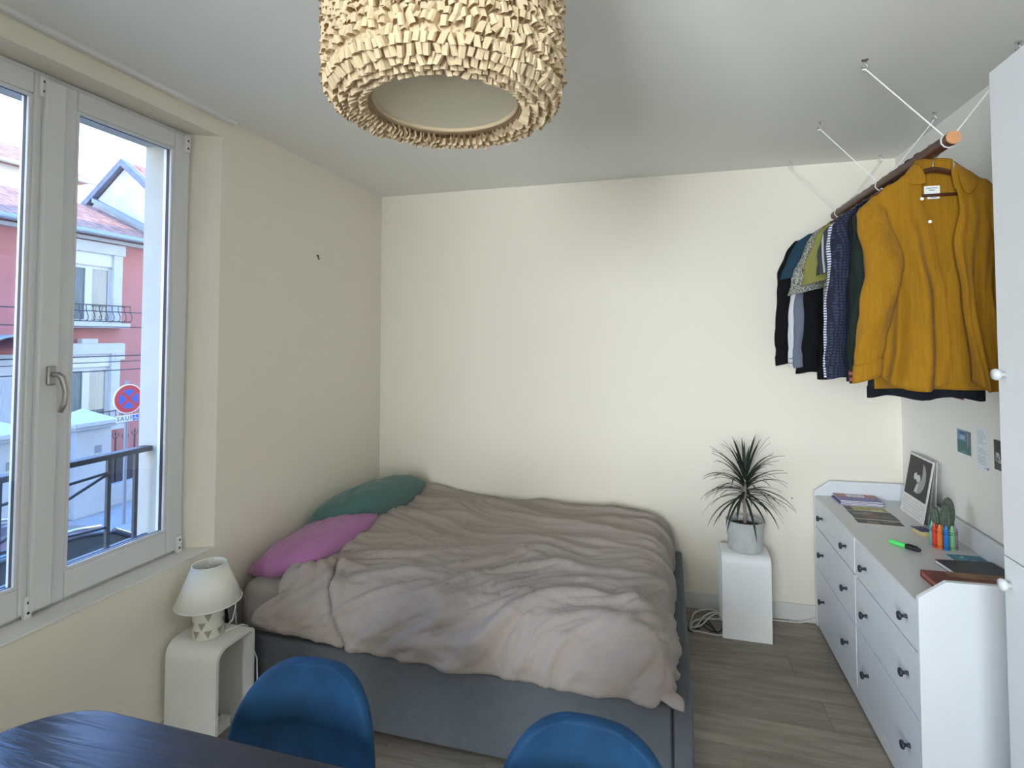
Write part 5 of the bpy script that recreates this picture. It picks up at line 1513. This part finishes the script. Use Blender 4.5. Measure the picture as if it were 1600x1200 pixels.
MB().tube([(-9.0, 3.35, GROUND + 0.12), (-9.0, 3.35, -0.30)], 0.02, 8).build('gate_post', 'black_iron', label='thin black gate post between the two white pillars', cat='post')

# no-stopping sign
SX, SY = -7.6, 4.195
sg_ = thing('road_sign', 'round red and blue no-stopping sign on a grey post', 'road sign', (SX, SY, GROUND + 0.12))
MB().tube([(0, 0, 0), (0, 0, 2.62)], 0.03, 12).build('post', X['post'], sg_, auto=0.6)
face_dir = Vector((cam.location.x - SX, cam.location.y - SY, 0)).normalized()
fr_ = math.atan2(face_dir.y, face_dir.x) + 0.62
plate = thing('sign_plate'); plate.parent = sg_; plate.location = (0, 0, 2.285); plate.rotation_euler = (0, 0, fr_); plate.scale = (0.95, 0.95, 0.95)
# local: +x towards the viewer
def disc(r0, r1, x, m_, nm, a0=0, a1=2 * PI, n=48, thick=0.004):
    mb = MB()
    prof = []
    k0 = n
    outer = [(r1 * math.cos(a0 + (a1 - a0) * k / n), r1 * math.sin(a0 + (a1 - a0) * k / n)) for k in range(n + (0 if a1 - a0 > 6.2 else 1))]
    if r0 <= 0:
        mb.prism(outer, x, x + thick, 'yzx')
    return mb.build(nm, m_, plate)
disc(0, 0.285, 0.032, X['signw'], 'white_rim', thick=0.02)
disc(0, 0.265, 0.053, X['red'], 'red_disc')
for k in range(4):
    a = k * PI / 2
    d0 = 0.045
    pts = []
    for j in range(13):
        t_ = a - 0.62 + 1.24 * j / 12
        pts.append((0.185 * math.cos(t_), 0.185 * math.sin(t_)))
    pts.append((d0 * math.cos(a), d0 * math.sin(a)))
    MB().prism(pts, 0.058, 0.061, 'yzx').build('blue_sector', X['blue'], plate)
MB().box((0.032, -0.215, -0.440), (0.045, 0.215, -0.310)).build('sub_plate', X['signw'], plate, bevel=0.004)
def text_mesh(txt, size):
    cu = bpy.data.curves.new('letters', 'FONT'); cu.body = txt; cu.size = size; cu.extrude = 0.001; cu.align_x = 'CENTER'; cu.align_y = 'CENTER'; cu.space_character = 1.25; cu.offset = 0.003
    o = bpy.data.objects.new('letters', cu); col.objects.link(o)
    me = bpy.data.meshes.new_from_object(o); bpy.data.objects.remove(o); bpy.data.curves.remove(cu)
    return me
tm = text_mesh('SAUF', 0.115)
tm.transform(Matrix(((0, 0, 1, 0), (1, 0, 0, 0), (0, 1, 0, 0), (0, 0, 0, 1))))
tm.materials.append(X['post'])
inst('lettering', tm, plate, (0.047, -0.06, -0.375))
MB().box((0.046, 0.098, -0.428), (0.049, 0.205, -0.322)).build('wheelchair_square', X['blue'], plate)
wcs = MB()
cy_, cz_ = 0.148, -0.385
wcs.tube([(0.051, cy_ + 0.026 * math.cos(a), cz_ + 0.026 * math.sin(a)) for a in [2.2 + k * 4.4 / 14 for k in range(15)]], 0.0045, 6)
wcs.tube([(0.051, cy_ - 0.004, cz_ + 0.034), (0.051, cy_ - 0.002, cz_ + 0.004), (0.051, cy_ + 0.024, cz_ + 0.002), (0.051, cy_ + 0.034, cz_ - 0.022)], 0.0055, 6)
wcs.lathe([(0.008, 0.0), (0.008, 0.003)], 12, (0.049, cy_ - 0.004, cz_ + 0.048), axis='x')
wcs.build('wheelchair_symbol', X['signw'], plate)

# overhead cables along the street
for ci, (z, xx, r_) in enumerate(((2.35, -9.6, 0.012), (2.02, -9.6, 0.012), (1.40, -9.2, 0.014), (1.28, -9.2, 0.010), (1.10, -9.2, 0.012))):
    pts = [(xx, -6 + k * 2.2, z + 0.004 * (k - 5) ** 2 - 0.1) for k in range(11)]
    MB().tube(pts, r_, 6).build('street_cable', 'black_iron', label=('topmost', 'second highest', 'middle', 'second lowest', 'lowest')[ci] + ' of five dark cables strung before the pink house', cat='cable', group='overhead street cables')

# parked car
car = thing('car', 'dark blue hatchback parked below the window', 'car', (-4.55, 0.65, GROUND))
L2, HW = 2.05, 0.87
body_st = [(-2.05, 0.55, 0.45, 0.62), (-1.98, 0.78, 0.28, 0.86), (-1.6, 0.86, 0.22, 0.93), (-0.9, 0.875, 0.20, 0.95), (0.0, 0.875, 0.20, 0.94), (0.8, 0.875, 0.20, 0.93), (1.3, 0.86, 0.22, 0.88), (1.8, 0.80, 0.26, 0.78), (1.98, 0.70, 0.32, 0.66), (2.05, 0.5, 0.42, 0.58)]
def loft(st, n=20, p=4.0):
    mb = MB()
    for (y_, w, z0, z1) in st:
        for j in range(n):
            a = 2 * PI * j / n
            c, s = math.cos(a), math.sin(a)
            mb.v.append((w * math.copysign(abs(c) ** (2 / p), c), y_, (z0 + z1) / 2 + (z1 - z0) / 2 * math.copysign(abs(s) ** (2 / p), s)))
    for k in range(len(st) - 1):
        for j in range(n):
            j2 = (j + 1) % n
            mb.f.append((k*n+j2, k*n+j, (k+1)*n+j, (k+1)*n+j2)); mb.m.append(0)
    mb.f.append(tuple(range(n))); mb.m.append(0)
    e = (len(st) - 1) * n
    mb.f.append(tuple(range(e + n - 1, e - 1, -1))); mb.m.append(0)
    return mb
subsurf(loft(body_st).build('body', X['car'], car, smooth=True), 1)
cabin = MB()
cab = [(-1.85, 0.70, 0.90), (-1.45, 0.62, 1.38), (-0.9, 0.60, 1.46), (0.1, 0.60, 1.45), (0.45, 0.62, 1.38), (1.20, 0.72, 0.90)]
lo = [(-1.88, 0.78), (-1.5, 0.80), (-0.9, 0.82), (0.1, 0.82), (0.5, 0.81), (1.22, 0.76)]
for (y_, w, z), (yl, wl_) in zip(cab, lo):
    cabin.v += [(-wl_, yl, 0.88), (-w, y_, z), (w, y_, z), (wl_, yl, 0.88)]
for k in range(len(cab) - 1):
    for j in range(3):
        cabin.f.append((4*k+j, 4*k+j+1, 4*(k+1)+j+1, 4*(k+1)+j)); cabin.m.append(0)
cabin.build('windows', X['carglass'], car, auto=0.5)
def roof_z(y_):
    tab = [(c_[0], c_[2]) for c_ in cab]
    for (a, fa), (b, fb) in zip(tab, tab[1:]):
        if y_ <= b: return fa + (fb - fa) * (y_ - a) / (b - a)
    return tab[-1][1]
roof = MB().grid(lambda u, v: ((2*u-1) * 0.64, -1.52 + 2.02 * v, roof_z(-1.52 + 2.02 * v) + 0.035 - 0.025 * (2*u-1) ** 4), 12, 20).build('roof', X['car'], car, smooth=True); solidify(roof, 0.03)
for sg in (-1, 1):
    MB().tube([(sg * 0.56, -1.35, 1.455), (sg * 0.56, -0.8, 1.515), (sg * 0.56, 0.1, 1.505), (sg * 0.56, 0.36, 1.46)], 0.018, 8).build('roof_rail', 'chrome', car, smooth=True)
    MB().tube([(sg * 0.885, -1.8, 0.915), (sg * 0.89, -0.5, 0.925), (sg * 0.885, 1.1, 0.90)], 0.012, 6).build('window_trim', 'chrome', car, smooth=True)
for sg in (-1, 1):
    for (y0, z0, w0, y1, z1, w1) in ((0.46, 1.39, 0.625, 1.21, 0.90, 0.765), (-1.47, 1.39, 0.625, -1.87, 0.90, 0.785), (-0.40, 1.46, 0.605, -0.45, 0.88, 0.825)):
        MB().tube([(sg * w0, y0, z0), (sg * w1, y1, z1)], 0.03, 8).build('pillar', X['car'], car)
    for wy in (-1.30, 1.28):
        wh = MB().lathe([(0.18, -0.10), (0.31, -0.10), (0.32, -0.07), (0.32, 0.07), (0.31, 0.10), (0.18, 0.10)], 28, (sg * 0.80, wy, 0.32), axis='x').build('wheel', X['tyre'], car, auto=0.6)
        MB().lathe([(0.19, -0.02), (0.17, 0.0), (0.05, 0.015)], 20, (sg * 0.895, wy, 0.32), axis='x').build('hubcap', 'chrome', wh)
    MB().box((sg * 0.88 - 0.10, 0.70, 0.95), (sg * 0.88 + 0.10, 0.80, 1.08)).build('mirror', X['car'], car, bevel=0.02)
    MB().box((sg * 0.874 - 0.006, -0.20, 0.70), (sg * 0.874 + 0.008, 0.0, 0.73)).build('door_handle', X['car'], car)
    MB().box((sg * 0.62 - 0.16, 1.90, 0.60), (sg * 0.62 + 0.16, 2.02, 0.70)).build('headlamp', X['signw'], car, bevel=0.02)
